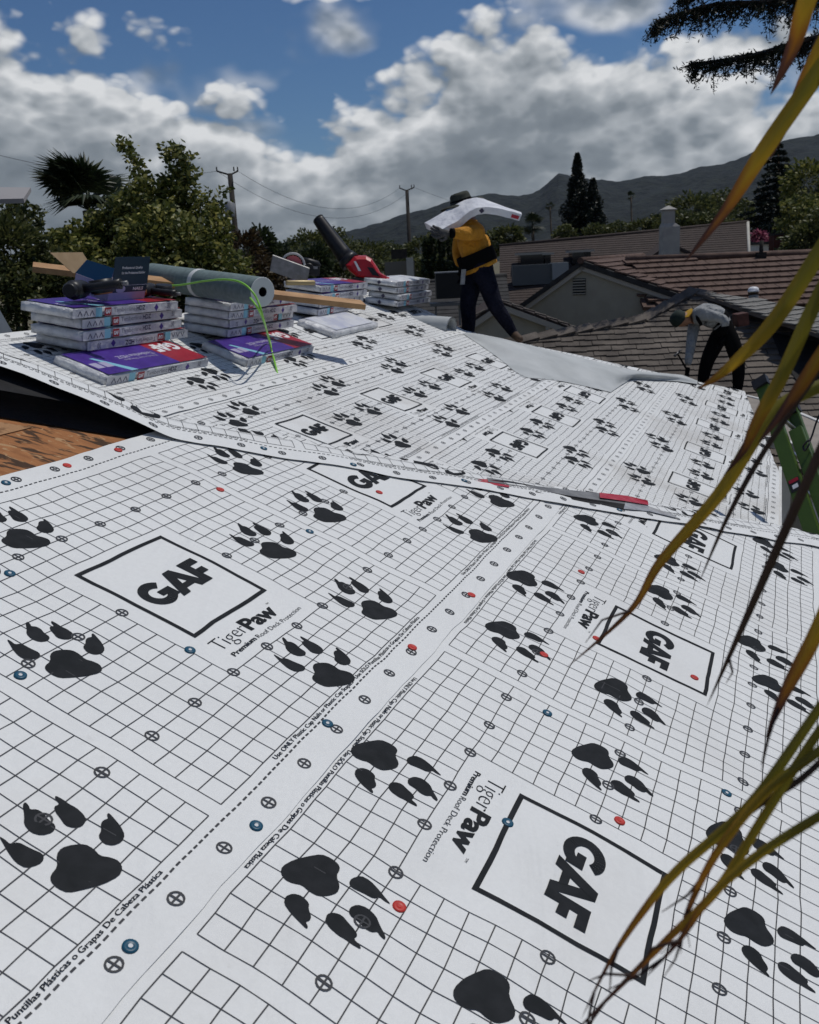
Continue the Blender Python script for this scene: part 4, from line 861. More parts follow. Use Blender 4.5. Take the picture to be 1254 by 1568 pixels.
for i, (lab_, cl, n, lf, g) in enumerate((
    ('dark round tree just right of the leaning utility pole', [(400, 385, 30, 38, 45), (425, 400, 30, 35, 46), (380, 410, 36, 30, 44)], 3200, .34, G_DARK),
    ('olive-green tree behind the leaf blower nozzle', [(475, 378, 34, 24, 70), (505, 368, 26, 20, 72), (455, 400, 40, 26, 68), (520, 395, 44, 28, 70)], 4200, .42, G_OLIVE),
    ('dark tree behind the circular saw', [(480, 410, 34, 34, 40), (450, 430, 36, 30, 38)], 2600, .30, G_DARK),
    ('broad low trees behind the red leaf blower', [(560, 395, 38, 26, 75), (595, 392, 30, 22, 78), (535, 418, 50, 26, 70), (600, 415, 40, 24, 74)], 4000, .42, G_OLIVE),
    ('low tree mass left of the orange-shirted worker', [(645, 385, 30, 22, 62), (672, 372, 24, 20, 64), (690, 392, 34, 26, 60), (650, 410, 40, 22, 58)], 3200, .36, G_OLIVE),
    ('rounded trees behind the chimney at left of the yellow blade', [(1060, 325, 40, 28, 72), (1095, 318, 34, 26, 74), (1125, 330, 34, 30, 72), (1035, 345, 36, 24, 70), (1085, 345, 55, 24, 70)], 5200, .44, G_OLIVE),
    ('low bushes left of the chimney above the brown roof', [(985, 350, 30, 14, 75), (945, 352, 30, 12, 76), (915, 355, 25, 12, 74), (1005, 342, 24, 14, 74)], 2000, .40, G_OLIVE),
    ('bushes behind the long brown roof at its left end', [(780, 362, 24, 16, 60), (755, 372, 26, 20, 60), (865, 358, 20, 14, 66)], 1800, .36, G_OLIVE),
    ('large leafy tree at the right edge behind the yellow blades', [(1240, 285, 45, 40, 46), (1275, 320, 45, 50, 46), (1225, 335, 34, 38, 44), (1262, 375, 50, 36, 42)], 4600, .34, G_CITRUS),
    ('yellow-green bush above the tiled roof at the right edge', [(1235, 372, 36, 26, 38), (1265, 355, 36, 34, 38), (1210, 388, 24, 14, 38)], 2600, .26, G_OLIVE))):
    tree('garden_tree', lab_, cl, int(n * 2.0), lf * .68, g, 40 + i, group='trees between the houses and the hills', trunk_r=.2)
# narrow hedge cypresses left of the worker
for i, px in enumerate((652, 663, 676, 689, 700)):
    d = 50; h = (36, 44, 40, 46, 34)[i]
    tree('hedge_cypress', ('leftmost', 'second from left', 'middle', 'second from right', 'rightmost')[i] + ' of five narrow hedge cypresses left of the worker', [(px, 400 - h * .5, 5, h * .55, d), (px, 412, 6.5, 20, d)], 700, .22, G_DARK, 70 + i, group='narrow hedge cypresses', trunk_r=.08, lump=.1)
# tall dark conifers
def spire(label, px, top, bot, w, d, n, leaf, seed, gm, whorl=0, name='conifer_tree'):
    rs = np.random.RandomState(seed); T, B = at(px, top, d), at(px, bot, d); base = Vector((B.x, B.y, 0)); root = empty(name, base, label, 'tree'); wm = w * d / FPX
    t = rs.uniform(0, 1, n) ** .75
    if whorl: t = (np.floor(t * whorl) + rs.normal(0, .10, n)) / whorl
    t = np.clip(t, 0, 1); a = rs.uniform(0, 2 * np.pi, n); prof = np.minimum(1, .10 + t * 1.25) * (1 + .22 * np.sin(t * 23 + a * 2) + .25 * np.sin(a * 5 + t * 9))
    r = wm * prof * rs.uniform(.25, 1.0, n) ** .6
    z = T.z + (B.z - T.z) * t - (r * .25 if whorl else 0)
    pts = np.stack([T.x + (B.x - T.x) * t + r * np.cos(a), T.y + (B.y - T.y) * t + r * np.sin(a), z], 1)
    o = link('crown', leaf_mesh('crown', pts, leaf, leaf * .4, seed, droop=.1), gm); o.parent = root; o.matrix_parent_inverse = Matrix.Translation(-base)
    mb = MB(); mb.tube([base, Vector((B.x, B.y, B.z)), T], [.35, .28, .04], 8); tt = mb.build('trunk', M_BARK); tt.parent = root; tt.matrix_parent_inverse = Matrix.Translation(-base)
spire('tall dark cypress standing alone in front of the hills', 884, 234, 372, 22, 78, 10000, .28, 81, G_PINE)
spire('shorter dark cypress leaning against the tall one', 908, 272, 372, 20, 77, 6000, .28, 82, G_PINE)
spire('tall tiered dark pine behind the houses at right', 1192, 222, 372, 52, 60, 13000, .30, 83, G_PINE, whorl=15)
# palms
M_PTRUNK = mat('palm_trunk', (0.10, 0.08, 0.06), 0.9, (0.05, 0.04, 0.03), 12, 0.5, 30)
def fan_palm(label, px, py, d, rpx, nf, seed, blades=20, skirt=True, name='fan_palm', width=.10):
    rn = random.Random(seed); C_ = at(px, py, d); Rm = rpx * d / FPX; base = Vector((C_.x, C_.y, 0)); root = empty(name, base, label, 'palm')
    mb = MB(); mb.tube([base, base.lerp(C_, .5) + Vector((.02 * C_.z, 0, 0)), C_], [.045 * C_.z ** .5 * 1.6, .04 * C_.z ** .5, .035 * C_.z ** .5], 8); mb.build('trunk', M_PTRUNK, root)
    for k in range(nf):
        az_, el = rn.uniform(0, 2 * math.pi), rn.uniform(-.55, 1.35); ax = Vector((math.cos(az_) * math.cos(el), math.sin(az_) * math.cos(el), math.sin(el))); st = Rm * rn.uniform(.28, .48)
        hub = C_ + ax * st; side = ax.cross(Vector((0, 0, 1))); side = side.normalized() if side.length > .05 else Vector((1, 0, 0)); nn = side.cross(ax)
        m2 = MB(); m2.tube([C_, C_.lerp(hub, .5), hub], .012 * Rm, 4)
        for b in range(blades):
            g = (b / (blades - 1) - .5) * 3.5; dd = (ax * math.cos(g) + side * math.sin(g)).normalized(); Lb = Rm * .58 * (1 - .12 * abs(g)) * rn.uniform(.9, 1.05)
            mid = hub + dd * Lb * .55 + nn * .05 * Rm * math.cos(g); tip = hub + dd * Lb - Vector((0, 0, .10 * Rm * rn.uniform(.4, 1.4))); wv = dd.cross(nn).normalized() * Lb * width * .5; fo = nn * Lb * .02
            m2.add([hub, mid - wv, mid + fo, mid + wv, tip], [(0, 1, 2), (0, 2, 3), (1, 4, 2), (2, 4, 3)])
        m2.build('frond', G_PALM, root)
fan_palm('large fan palm behind the fruit tree at left', 138, 322, 10.9, 112, 20, 5, 30)
fan_palm('bushy fan palm in front of the hills, right of the worker', 815, 345, 58, 26, 22, 6, 14, width=.14)
fan_palm('thin tall palm left of the dark cypress', 842, 316, 150, 11, 12, 7, 9, width=.22)
fan_palm('thin tall palm between the cypress and the chimney', 966, 301, 150, 11, 12, 8, 9, width=.22)
# bougainvillea by the white wall
tree('flowering_bougainvillea', 'pink flowering bougainvillea beside the end of the brown roof', [(1162, 362, 12, 10, 52), (1175, 367, 14, 9, 52), (1168, 376, 18, 8, 51)], 900, .22, G_PINK, 91, cat='shrub', trunk_r=.05)
# ------------------------------------------------------------------ utility poles and wires
M_POLE = mat('pole_wood', (0.035, 0.030, 0.027), 0.9, (0.02, 0.018, 0.016), 6); M_WIRE = mat('wire', (0.05, 0.05, 0.055), 0.6)
def pole(label, top, foot, d, arm, r, can=None):
    T, B = at(*top, d), at(*foot, d); base = Vector((B.x, B.y, 0)); root = empty('utility_pole', base, label, 'utility pole', 'utility poles'); mb = MB()
    mb.tube([base, T], [r * 1.2, r], 10); mb.build('pole', M_POLE, root); e = [at(*p, d) for p in arm]
    mb = MB(); mb.tube(e, r * .35, 6); mb.build('crossarm', M_POLE, root)
    for p in (e[0], e[-1], e[0].lerp(e[-1], .82)):
        mb = MB(); mb.tube([p, p + Vector((0, 0, r * 1.6))], [r * .3, r * .22], 8); mb.build('insulator', M_POLE, root)
    if can:
        a, b = at(can[0], can[1], d), at(can[0], can[2], d); mb = MB(); mb.tube([b, b.lerp(a, .08), b.lerp(a, .9), a], [can[3] * .9, can[3], can[3], can[3] * .75], 14); mb.build('transformer', M_POLESTEEL, root)
        mb = MB(); mb.tube([a.lerp(b, .5), at(can[0] + 6, (can[1] + can[2]) / 2, d)], r * .4, 6); mb.build('bracket', M_POLE, root)
    return e
M_POLESTEEL = mat('transformer_grey', (0.22, 0.23, 0.24), 0.5)
e1_ = pole('leaning utility pole with a grey transformer behind the fruit tree', (352, 266), (366, 395), 42, [(332, 262), (352, 268), (364, 262)], .11, (352, 310, 333, .22))
e2_ = pole('thin dark utility pole above the leaf blower and garden wall', (623, 291), (628, 400), 62, [(612, 288), (622, 292), (634, 287)], .11)
def wire(a, b, sag, lab_):
    pts = [a.lerp(b, k / 24) - Vector((0, 0, sag * 4 * (k / 24) * (1 - k / 24))) for k in range(25)]; mb = MB(); mb.tube(pts, .008, 4); tag(mb.build('overhead_wire', M_WIRE), lab_, 'wire', 'overhead wires')
wire(e1_[-1], e2_[0], 1.4, 'overhead wire sagging between the two utility poles, upper one'); wire(e1_[0], e2_[-1], 1.9, 'overhead wire sagging between the two utility poles, lower one')
wire(e1_[0], at(-60, 222, 30), .5, 'overhead wire running from the leaning pole out to the left'); wire(e2_[-1], at(900, 330, 95), 1.0, 'overhead wire running from the thin pole towards the cypress')
# ------------------------------------------------------------------ neighbouring houses
M_GWALL = mat('stucco_grey', (0.36, 0.335, 0.27), 0.9, (0.32, 0.295, 0.24), 3, 0.25, 50); M_TILE = mat('tile_red_brown', (0.135, 0.086, 0.066), 0.85, (0.075, 0.046, 0.037), 3.5, 0.5, 30)
M_TILE2 = mat('tile_brown', (0.055, 0.040, 0.034), 0.85, (0.04, 0.029, 0.025), 4, 0.3, 30); M_SHAKE = mat('shake_grey', (0.15, 0.128, 0.108), 0.9, (0.05, 0.042, 0.036), 2.2, 0.6, 24, lo=.35, hi=.72)
M_DARKROOF = mat('roof_charcoal', (0.045, 0.044, 0.044), 0.9, (0.03, 0.029, 0.029), 5, 0.3, 30); M_TRIM = mat('trim_taupe', (0.38, 0.35, 0.30), 0.8); M_GLASS = mat('dark_glass', (0.012, 0.014, 0.017), 0.08, spec=.6); M_PALE = mat('wall_pale', (0.45, 0.44, 0.40), 0.9, (0.38, 0.37, 0.34), 3)
def inpoly(p, poly):
    c = False; n = len(poly)
    for i in range(n):
        (x1, y1), (x2, y2) = poly[i], poly[(i + 1) % n]
        if (y1 > p[1]) != (y2 > p[1]) and p[0] < (x2 - x1) * (p[1] - y1) / (y2 - y1) + x1: c = not c
    return c
def tiled(parent, name, poly3, hdir, n, expo, tw, th, m, seed, limit=300, gap=.008, jitter=.012, rest='tiles_beyond'):
    """lay overlapping tiles over a planar roof polygon; each tile its own part"""
    rn = random.Random(seed); n = n.normalized(); h = (hdir - n * hdir.dot(n)).normalized(); up = n.cross(h)
    if up.z < 0: up = -up; h = -h
    o = poly3[0]; P2 = [((p - o).dot(h), (p - o).dot(up)) for p in poly3]; xs = [p[0] for p in P2]; ys = [p[1] for p in P2]
    me = None; spots = []; r = 0; y = min(ys)
    while y < max(ys):
        x = min(xs) - (tw * .5 if r % 2 else 0)
        while x < max(xs):
            if inpoly((x + tw / 2, y + expo / 2), P2): spots.append((x, y, r))
            x += tw
        y += expo; r += 1
    q = MB(); L_ = expo * 1.18; q.obox((tw / 2, L_ / 2, 0), (tw / 2 - gap, 0, 0), (0, L_ / 2, -th * .55), (0, 0, th / 2))
    me = bpy.data.meshes.new(name); me.from_pydata(q.v, [], q.f); me.materials.append(m)
    cam_o = Vector((0, 0, CAMZ)); spots.sort(key=lambda s: (o + h * s[0] + up * s[1] - cam_o).length)
    Mb = basis(o, h, up, n); joined = MB(); inv = world_of(parent).inverted()
    for k, (x, y, r) in enumerate(spots):
        M_ = Mb @ Matrix.Translation((x + rn.uniform(-.3, .3) * jitter, y + rn.uniform(-1, 1) * jitter, th * .9 + rn.uniform(0, .3) * jitter)) @ Matrix.Rotation(rn.uniform(-1, 1) * jitter * .6, 4, 'Z')
        if k < limit:
            ob = bpy.data.objects.new(name, me); COL.objects.link(ob); ob.parent = parent; ob.matrix_basis = inv @ M_
        else: joined.add([M_ @ Vector(v) for v in q.v], q.f)
    if joined.f: jo = joined.build(rest, m, parent); jo['kind'] = 'stuff'
def courses(parent, poly3, hdir, n, expo, th, m, name='roof_course'):
    """far roof: one long stepped course per row"""
    n = n.normalized(); h = (hdir - n * hdir.dot(n)).normalized(); up = n.cross(h)
    if up.z < 0: up = -up; h = -h
    o = poly3[0]; P2 = [((p - o).dot(h), (p - o).dot(up)) for p in poly3]; ys = [p[1] for p in P2]; y = min(ys)
    while y < max(ys):
        ya, yb = y, min(y + expo, max(ys)); row = clip(P2, [(0, -1, -ya), (0, 1, yb)])
        if len(row) >= 3:
            mb = MB(); k = len(row); hgt = lambda yy: th * (1 - (yy - ya) / expo) + .004
            mb.add([o + h * a + up * b + n * hgt(b) for a, b in row] + [o + h * a + up * b - n * .02 for a, b in row], [tuple(range(k)), tuple(reversed(range(k, 2 * k)))] + [(i, i + k, (i + 1) % k + k, (i + 1) % k) for i in range(k)]); mb.build(name, m, parent)
        y += expo
def plane_poly(pix, p0, n): return [hit(x, y, p0, n) for x, y in pix]
def nrm(az_deg, pitch_deg):                           # roof plane whose fall line points to azimuth az (0 = ahead, 90 = right)
    a, p = R(az_deg), R(pitch_deg); return Vector((math.sin(a) * math.sin(p), math.cos(a) * math.sin(p), math.cos(p)))
def hd(az_deg): a = R(az_deg + 90); return Vector((math.sin(a), math.cos(a), 0))
# A: house with the grey gable and red-brown tiles
def house_gable():
    d = 27.0; apex = at(891, 405, d); root = empty('grey_gable_house', (apex.x, apex.y, 0), 'house with a plain grey gable wall, slatted vent and red-brown tiled roof', 'house')
    wn = Vector((-.45, -1, 0)).normalized()           # gable wall faces us
    pix = [(891, 409), (1052, 462), (1052, 560), (770, 560), (770, 492)]; pts = plane_poly(pix, apex, wn); slab('gable_wall', pts, wn, .25, M_GWALL, root)
    back = -wn
    # verge boards
    for (a, b) in (((891, 402), (1056, 459)), ((891, 402), (768, 490))):
        A, B = hit(*a, apex - wn * -.0, wn) + wn * .06, hit(*b, apex, wn) + wn * .06; dd = (B - A).normalized(); dn = dd.cross(wn).normalized(); dn = -dn if dn.z > 0 else dn
        mb = MB(); mb.obox((A + B) / 2 + dn * .10, dd * ((B - A).length / 2), dn * .10, wn * .035); mb.build('verge_board', M_TRIM, root)
    # vent with slats
    vc = hit(887, 439, apex, wn) + wn * .012; up = Vector((0, 0, 1)); sd = up.cross(wn); s = d / FPX
    v = empty('gable_vent', vc); v.parent = root; v.matrix_parent_inverse = world_of(root).inverted()
    mb = MB(); mb.obox(vc, sd * (10 * s), wn * .01, up * (12.5 * s)); vb = mb.build('gable_vent', M_MATTBLK, root); bpy.data.objects.remove(v)
    for k in range(6):
        mb = MB(); mb.obox(vc + up * (10.5 - k * 4.2) * s + wn * .025, sd * (10 * s), wn * .012 - up * .004, up * (.75 * s)); mb.build('slat', M_GWALL, vb)
    # roof slopes run back from the gable
    A = hit(891, 399, apex, wn) + wn * .12; Bq = hit(1058, 456, apex, wn) + wn * .12; C_ = hit(765, 489, apex, wn) + wn * .12
    for (E_, nm) in ((Bq, 'right'), (C_, 'left')):
        e = E_ - A; L_ = 9.0; n_ = e.cross(back); n_ = n_ if n_.z > 0 else -n_; poly = [A, E_, E_ + back * L_, A + back * L_]
        slab('roof_slope', poly, n_, .045, M_DARKROOF, root)
        if nm == 'right': tiled(root, 'roof_tile', poly, back, n_, .30, .34, .04, M_TILE, 3, limit=290)
    mb = MB(); mb.tube([A - back * .05, A + back * 9], .09, 8); mb.build('ridge_cap', M_TILE, root)
house_gable()
def house_wing():
    p0 = at(1120, 430, 27.5); n = nrm(176, 20); root = empty('red_tiled_wing', (p0.x, p0.y, 0), 'low house wing at right with wide red-brown tile courses', 'house')
    poly = plane_poly([(960, 402), (1110, 398), (1330, 388), (1330, 475), (985, 470)], p0, n); slab('roof_slope', poly, n, .10, M_TILE, root)
    tiled(root, 'roof_tile', poly, hd(176), n, .40, .36, .06, M_TILE, 5, limit=300)
    a, b = hit(958, 401, p0, n) + n * .06, hit(1330, 387, p0, n) + n * .06; mb = MB(); mb.tube([a, b], .11, 8); mb.build('ridge_cap', M_TILE, root)
    w = hit(1160, 470, p0, n); slab('wall', [Vector((poly[3].x, poly[3].y + .3, w.z - .2)), Vector((poly[4].x, poly[4].y + .3, w.z - .2)), Vector((poly[4].x, poly[4].y + .3, 0)), Vector((poly[3].x, poly[3].y + .3, 0))], (0, -1, 0), .2, M_GWALL, root)
    q = hit(1165, 398, p0, n); mb = MB(); mb.tube([q, q + Vector((0, 0, .55))], .06, 8); mb.build('vent_pipe', M_POLE, root); mb = MB(); mb.obox(q + Vector((0, 0, .1)), (.12, 0, 0), (0, .12, 0), (0, 0, .12)); mb.build('pipe_flashing', M_POLE, root)
house_wing()
def house_low_gable():
    d = 22.0; ap = at(765, 462, d); wn = Vector((-.05, -1, 0)).normalized(); root = empty('low_grey_garage', (ap.x, ap.y, 0), 'low grey garage gable with a tile-edged verge, behind the walking worker', 'garage')
    pts = plane_poly([(765, 467), (885, 513), (885, 600), (640, 600), (690, 515)], ap, wn); slab('gable_wall', pts, wn, .2, M_GWALL, root)
    A, B, C_ = hit(765, 461, ap, wn) + wn * .1, hit(888, 506, ap, wn) + wn * .1, hit(690, 512, ap, wn) + wn * .1; back = -wn
    for E_ in (B, C_):
        e = E_ - A; n_ = e.cross(back); n_ = n_ if n_.z > 0 else -n_; slab('roof_slope', [A, E_, E_ + back * 3.4, A + back * 3.4], n_, .08, M_TILE2, root)
        dd = e.normalized(); mb = MB(); dn = dd.cross(wn); dn = -dn if dn.z > 0 else dn; mb.obox((A + E_) / 2 + dn * .11 + wn * .03, dd * (e.length / 2), dn * .06, wn * .03); mb.build('verge_board', M_TRIM, root)
        k = int(e.length / .27)
        for i in range(k):
            c = A + dd * (i + .5) * e.length / k + n_.normalized() * .035 + back * .12; mb = MB(); mb.obox(c, dd * .125 + n_.normalized() * .014, back * .16, n_.normalized() * .016); mb.build('verge_tile', M_SHAKE, root)
    lc = hit(838, 500, ap, wn) + wn * .08; mb = MB(); mb.obox(lc, (.05, 0, 0), (0, .05, 0), (0, 0, .06)); mb.build('wall_lamp', M_PALE, root)
house_low_gable()
# N: near neighbour with grey weathered shakes
def house_near():
    p0 = at(930, 560, 16.5); n = nrm(186, 24); root = empty('grey_shake_house', (p0.x, p0.y, 0), 'near neighbour house with weathered grey-brown shake roof behind the bending worker', 'house')
    pix = [(740, 536), (985, 494), (1062, 452), (1150, 478), (1240, 508), (1340, 540), (1340, 720), (740, 720)]
    poly = plane_poly(pix, p0, n); slab('roof_slope', poly, n, .08, M_SHAKE, root); tiled(root, 'roof_shake', poly, hd(186), n, .19, .21, .024, M_SHAKE, 9, limit=300, gap=.002, jitter=.02, rest='shakes_beyond')
    # upper plane behind the hip, its sunlight put into the colour as paler shakes
    H1, H2 = hit(1062, 448, p0, n), hit(1330, 537, p0, n)
    n2 = nrm(95, 19); up2 = plane_poly([(1062, 446), (1160, 460), (1238, 474), (1330, 500), (1330, 537), (1240, 507), (1150, 477)], H1 + Vector((0, 0, .03)), nrm(140, 12)); slab('upper_roof_slope', up2, nrm(140, 12), .06, M_SHAKE, root)
    tiled(root, 'upper_shake', up2, hd(140), nrm(140, 12), .24, .2, .02, mat('shake_sunlit', (0.22, 0.215, 0.20), 0.9, (0.13, 0.125, 0.115), 3, 0.4, 24), 10, limit=120, jitter=.02)
    # hip and ridge caps
    for (a, b) in (((740, 534), (985, 492)), ((985, 492), (1062, 449)), ((1062, 449), (1240, 507))):
        A, B = hit(*a, p0, n) + n * .05, hit(*b, p0, n) + n * .05; k = max(2, int((B - A).length / .3)); dd = (B - A) / k
        for i in range(k):
            mb = MB(); c = A + dd * (i + .5); sdv = dd.normalized().cross(n); mb.obox(c + n * .012, dd * .54 + n * .02, sdv * .11, n * .018); mb.build('ridge_cap', M_SHAKE, root)
    # flat dark patch laid on the slope at right
    pa = plane_poly([(1180, 508), (1300, 535), (1300, 600), (1225, 590), (1195, 545)], p0 + n * .06, n); slab('dark_patch', pa, n, .004, M_MATTBLK, root)
    ev = [hit(740, 720, p0, n), hit(1340, 720, p0, n)]; slab('wall', [ev[0] + Vector((0, .4, -.15)), ev[1] + Vector((0, .4, -.15)), Vector((ev[1].x, ev[1].y + .4, 0)), Vector((ev[0].x, ev[0].y + .4, 0))], (0, -1, 0), .2, M_GWALL, root)
house_near()
# C: long brown roof with chimney
def house_far():
    p0 = at(960, 390, 44); n = nrm(188, 22); root = empty('long_brown_roof_house', (p0.x, p0.y, 0), 'long low house with brown shingled roof and dark window recesses behind the grey gable', 'house')
    poly = plane_poly([(765, 378), (870, 369), (1145, 341), (1148, 425), (765, 470)], p0, n); slab('roof_slope', poly, n, .1, M_TILE2, root); courses(root, poly, hd(188), n, .26, .018, M_TILE2)
    a, b = hit(1145, 340, p0, n), hit(1148, 415, p0, n); mb = MB(); mb.tube([a, b], .07, 6); mb.build('barge_board', M_PALE, root)
    a, b = hit(764, 377, p0, n), hit(1146, 340, p0, n); mb = MB(); mb.tube([a, b], .09, 6); mb.build('ridge_cap', M_TILE2, root)
    # recessed clerestory boxes
    for (x0, x1, y0, y1, nm) in ((797, 832, 391, 412, 'clerestory_window'), (834, 843, 391, 410, 'clerestory_window'), (876, 904, 387, 404, 'clerestory_window')):
        c0 = hit((x0 + x1) / 2, y1, p0 + n * .05, n); s = 44 / FPX; mb = MB(); mb.obox(c0 + Vector((0, .4, (y1 - y0) * s / 2)), ((x1 - x0) * s / 2, 0, 0), (0, .5, 0), (0, 0, (y1 - y0) * s / 2)); w_ = mb.build(nm, M_GLASS, root)
        mb = MB(); mb.obox(c0 + Vector((0, .38, (y1 - y0) * s + .05)), ((x1 - x0) * s / 2 + .12, 0, 0), (0, .62, 0), (0, 0, .05)); mb.build('window_head', M_TRIM, w_)
    c1 = hit(805, 430, p0 + n * .05, n); mb = MB(); mb.obox(c1 + Vector((.5, -.2, .25)), (1.1, 0, 0), (0, .3, 0), (0, 0, .42)); mb.build('rooftop_unit', mat('unit_grey', (.09, .10, .105), .6), root)
    c1 = hit(866, 425, p0 + n * .05, n); mb = MB(); mb.obox(c1 + Vector((-.3, -.2, .3)), (.35, 0, 0), (0, .3, 0), (0, 0, .35)); mb.build('rooftop_unit', mat('unit_light', (.26, .28, .29), .6), root)
    # small gable dormer behind the chimney
    dc = at(1025, 374, 42.5); s = 42.5 / FPX; A = dc; wn = Vector((0, -1, 0)); pts = [A, A + Vector((55 * s, 0, -26 * s)), A + Vector((-42 * s, 0, -26 * s))]; slab('dormer_gable', pts, wn, .2, M_TRIM, root)
    for E_ in (pts[1], pts[2]):
        e = (E_ - A); nn = e.cross(Vector((0, 1, 0))); nn = nn if nn.z > 0 else -nn; slab('dormer_slope', [A + Vector((0, -.15, .06)), E_ + Vector((0, -.15, .06)), E_ + Vector((0, 3, .06)), A + Vector((0, 3, .06))], nn, .08, M_TILE2, root)
    slab('wall', [Vector((poly[4].x, poly[4].y, poly[4].z)), Vector((poly[3].x, poly[3].y, poly[3].z)), Vector((poly[3].x, poly[3].y, 0)), Vector((poly[4].x, poly[4].y, 0))], (0, -1, 0), .2, M_PALE, root)
    wl = hit(1150, 345, p0, n); slab('end_wall', [hit(1146, 343, p0, n), hit(1149, 425, p0, n), hit(1149, 425, p0, n) + Vector((.4, 3, -1.5)), hit(1146, 343, p0, n) + Vector((.3, 2, -.6))], (1, 0, 0), .1, M_PALE, root)
house_far()
def chimney():
    d = 36; s = d / FPX; root = empty('stucco_chimney', at(1024, 420, d), 'tall pale stucco chimney with narrower capped flue', 'chimney'); c = at(1024.5, 396, d); up = Vector((0, 0, 1)); r_ = Vector((1, .12, 0)).normalized(); f_ = up.cross(r_); M_ = mat('chimney_stucco', (.40, .39, .36), .9, (.33, .32, .30), 4, .2, 40)
    mb = MB(); mb.obox(c + up * 13 * s, r_ * 13 * s, f_ * 9 * s, up * 34 * s); mb.build('chimney_base', M_, root)
    z1 = c + up * 47 * s; mb = MB(); a = [z1 + r_ * sx * 13 * s + f_ * sy * 9 * s for sx, sy in ((-1, -1), (1, -1), (1, 1), (-1, 1))]; b = [z1 + up * 5 * s + r_ * (sx * 9 - 2.5) * s + f_ * sy * 7 * s for sx, sy in ((-1, -1), (1, -1), (1, 1), (-1, 1))]
    mb.add(a + b, [(0, 1, 5, 4), (1, 2, 6, 5), (2, 3, 7, 6), (3, 0, 4, 7), (4, 5, 6, 7)]); mb.build('shoulder', M_, root)
    z2 = z1 + up * 5 * s - r_ * 2.5 * s; mb = MB(); mb.obox(z2 + up * 9 * s, r_ * 8 * s, f_ * 7 * s, up * 9.6 * s); mb.build('flue', M_, root)
    z3 = z2 + up * 19 * s; mb = MB(); q = [z3 + r_ * sx * 10.5 * s + f_ * sy * 9 * s for sx, sy in ((-1, -1), (1, -1), (1, 1), (-1, 1))]; mb.add(q + [p + up * 1.2 * s for p in q] + [z3 + up * 7 * s], [(3, 2, 1, 0), (0, 1, 5, 4), (1, 2, 6, 5), (2, 3, 7, 6), (3, 0, 4, 7), (4, 5, 8), (5, 6, 8), (6, 7, 8), (7, 4, 8)]); mb.build('cap', M_, root)
chimney()
def house_dark():
    p0 = at(690, 455, 26); n = nrm(182, 24); root = empty('charcoal_roof_house', (p0.x, p0.y, 0), 'dark charcoal-roofed house behind the walking worker', 'house')
    poly = plane_poly([(560, 441), (775, 423), (790, 520), (560, 520)], p0, n); slab('roof_slope', poly, n, .1, M_DARKROOF, root); courses(root, poly, hd(182), n, .22, .012, M_DARKROOF)
    a, b = hit(560, 440, p0, n), hit(776, 422, p0, n); mb = MB(); mb.tube([a, b], .07, 6); mb.build('ridge_cap', M_DARKROOF, root)
    slab('wall', [poly[3], poly[2], Vector((poly[2].x, poly[2].y, 0)), Vector((poly[3].x, poly[3].y, 0))], (0, -1, 0), .2, M_GWALL, root)
    d = 22; s = d / FPX; c = at(687, 437, d); r2 = empty('rooftop_cooler', c, 'black box-shaped rooftop cooler on a metal stand behind the worker', 'cooler'); mb = MB(); mb.obox(c, (20 * s, 0, 0), (0, .3, 0), (0, 0, 19 * s)); mb.build('cabinet', mat('cooler_black', (.012, .012, .013), .6), r2, bevel=.01)
    mb = MB(); mb.obox(c + Vector((0, 0, 19.6 * s)), (20.6 * s, 0, 0), (0, .32, 0), (0, 0, .9 * s)); mb.build('lid', M_POLESTEEL, r2)
    mb = MB(); mb.obox(c + Vector((-4 * s, -.1, -27 * s)), (26 * s, 0, 0), (0, .34, 0), (0, 0, 2.2 * s)); mb.build('platform', mat('frame_grey', (.13, .13, .13), .6), r2)
    for x in (-22, 14): mb = MB(); mb.obox(c + Vector((x * s, -.3, -44 * s)), (1.4 * s, 0, 0), (0, .03, 0), (0, 0, 16 * s)); mb.build('leg', mat('frame_grey', (.13, .13, .13), .6), r2)
house_dark()
def small_block():
    d = 45; s = d / FPX; c = at(612, 414, d); root = empty('beige_parapet_block', (c.x, c.y, 0), 'small beige flat-topped building above the rightmost shingle stack', 'building')
    mb = MB(); mb.obox(Vector((c.x, c.y, c.z / 2 + .2)), (22 * s, 0, 0), (0, 2, 0), (0, 0, c.z / 2 + .2)); mb.build('wall', mat('block_beige', (.16, .15, .13), .9), root)
    mb = MB(); mb.obox(at(628, 413, d - 2.2), (5 * s, 0, 0), (0, .1, 0), (0, 0, 17 * s)); mb.build('pilaster', M_PALE, root)
    mb = MB(); mb.obox(at(611, 389, d), (12 * s, 0, 0), (0, .5, 0), (0, 0, 7 * s)); mb.build('roof_tank', M_POLE, root)
small_block()
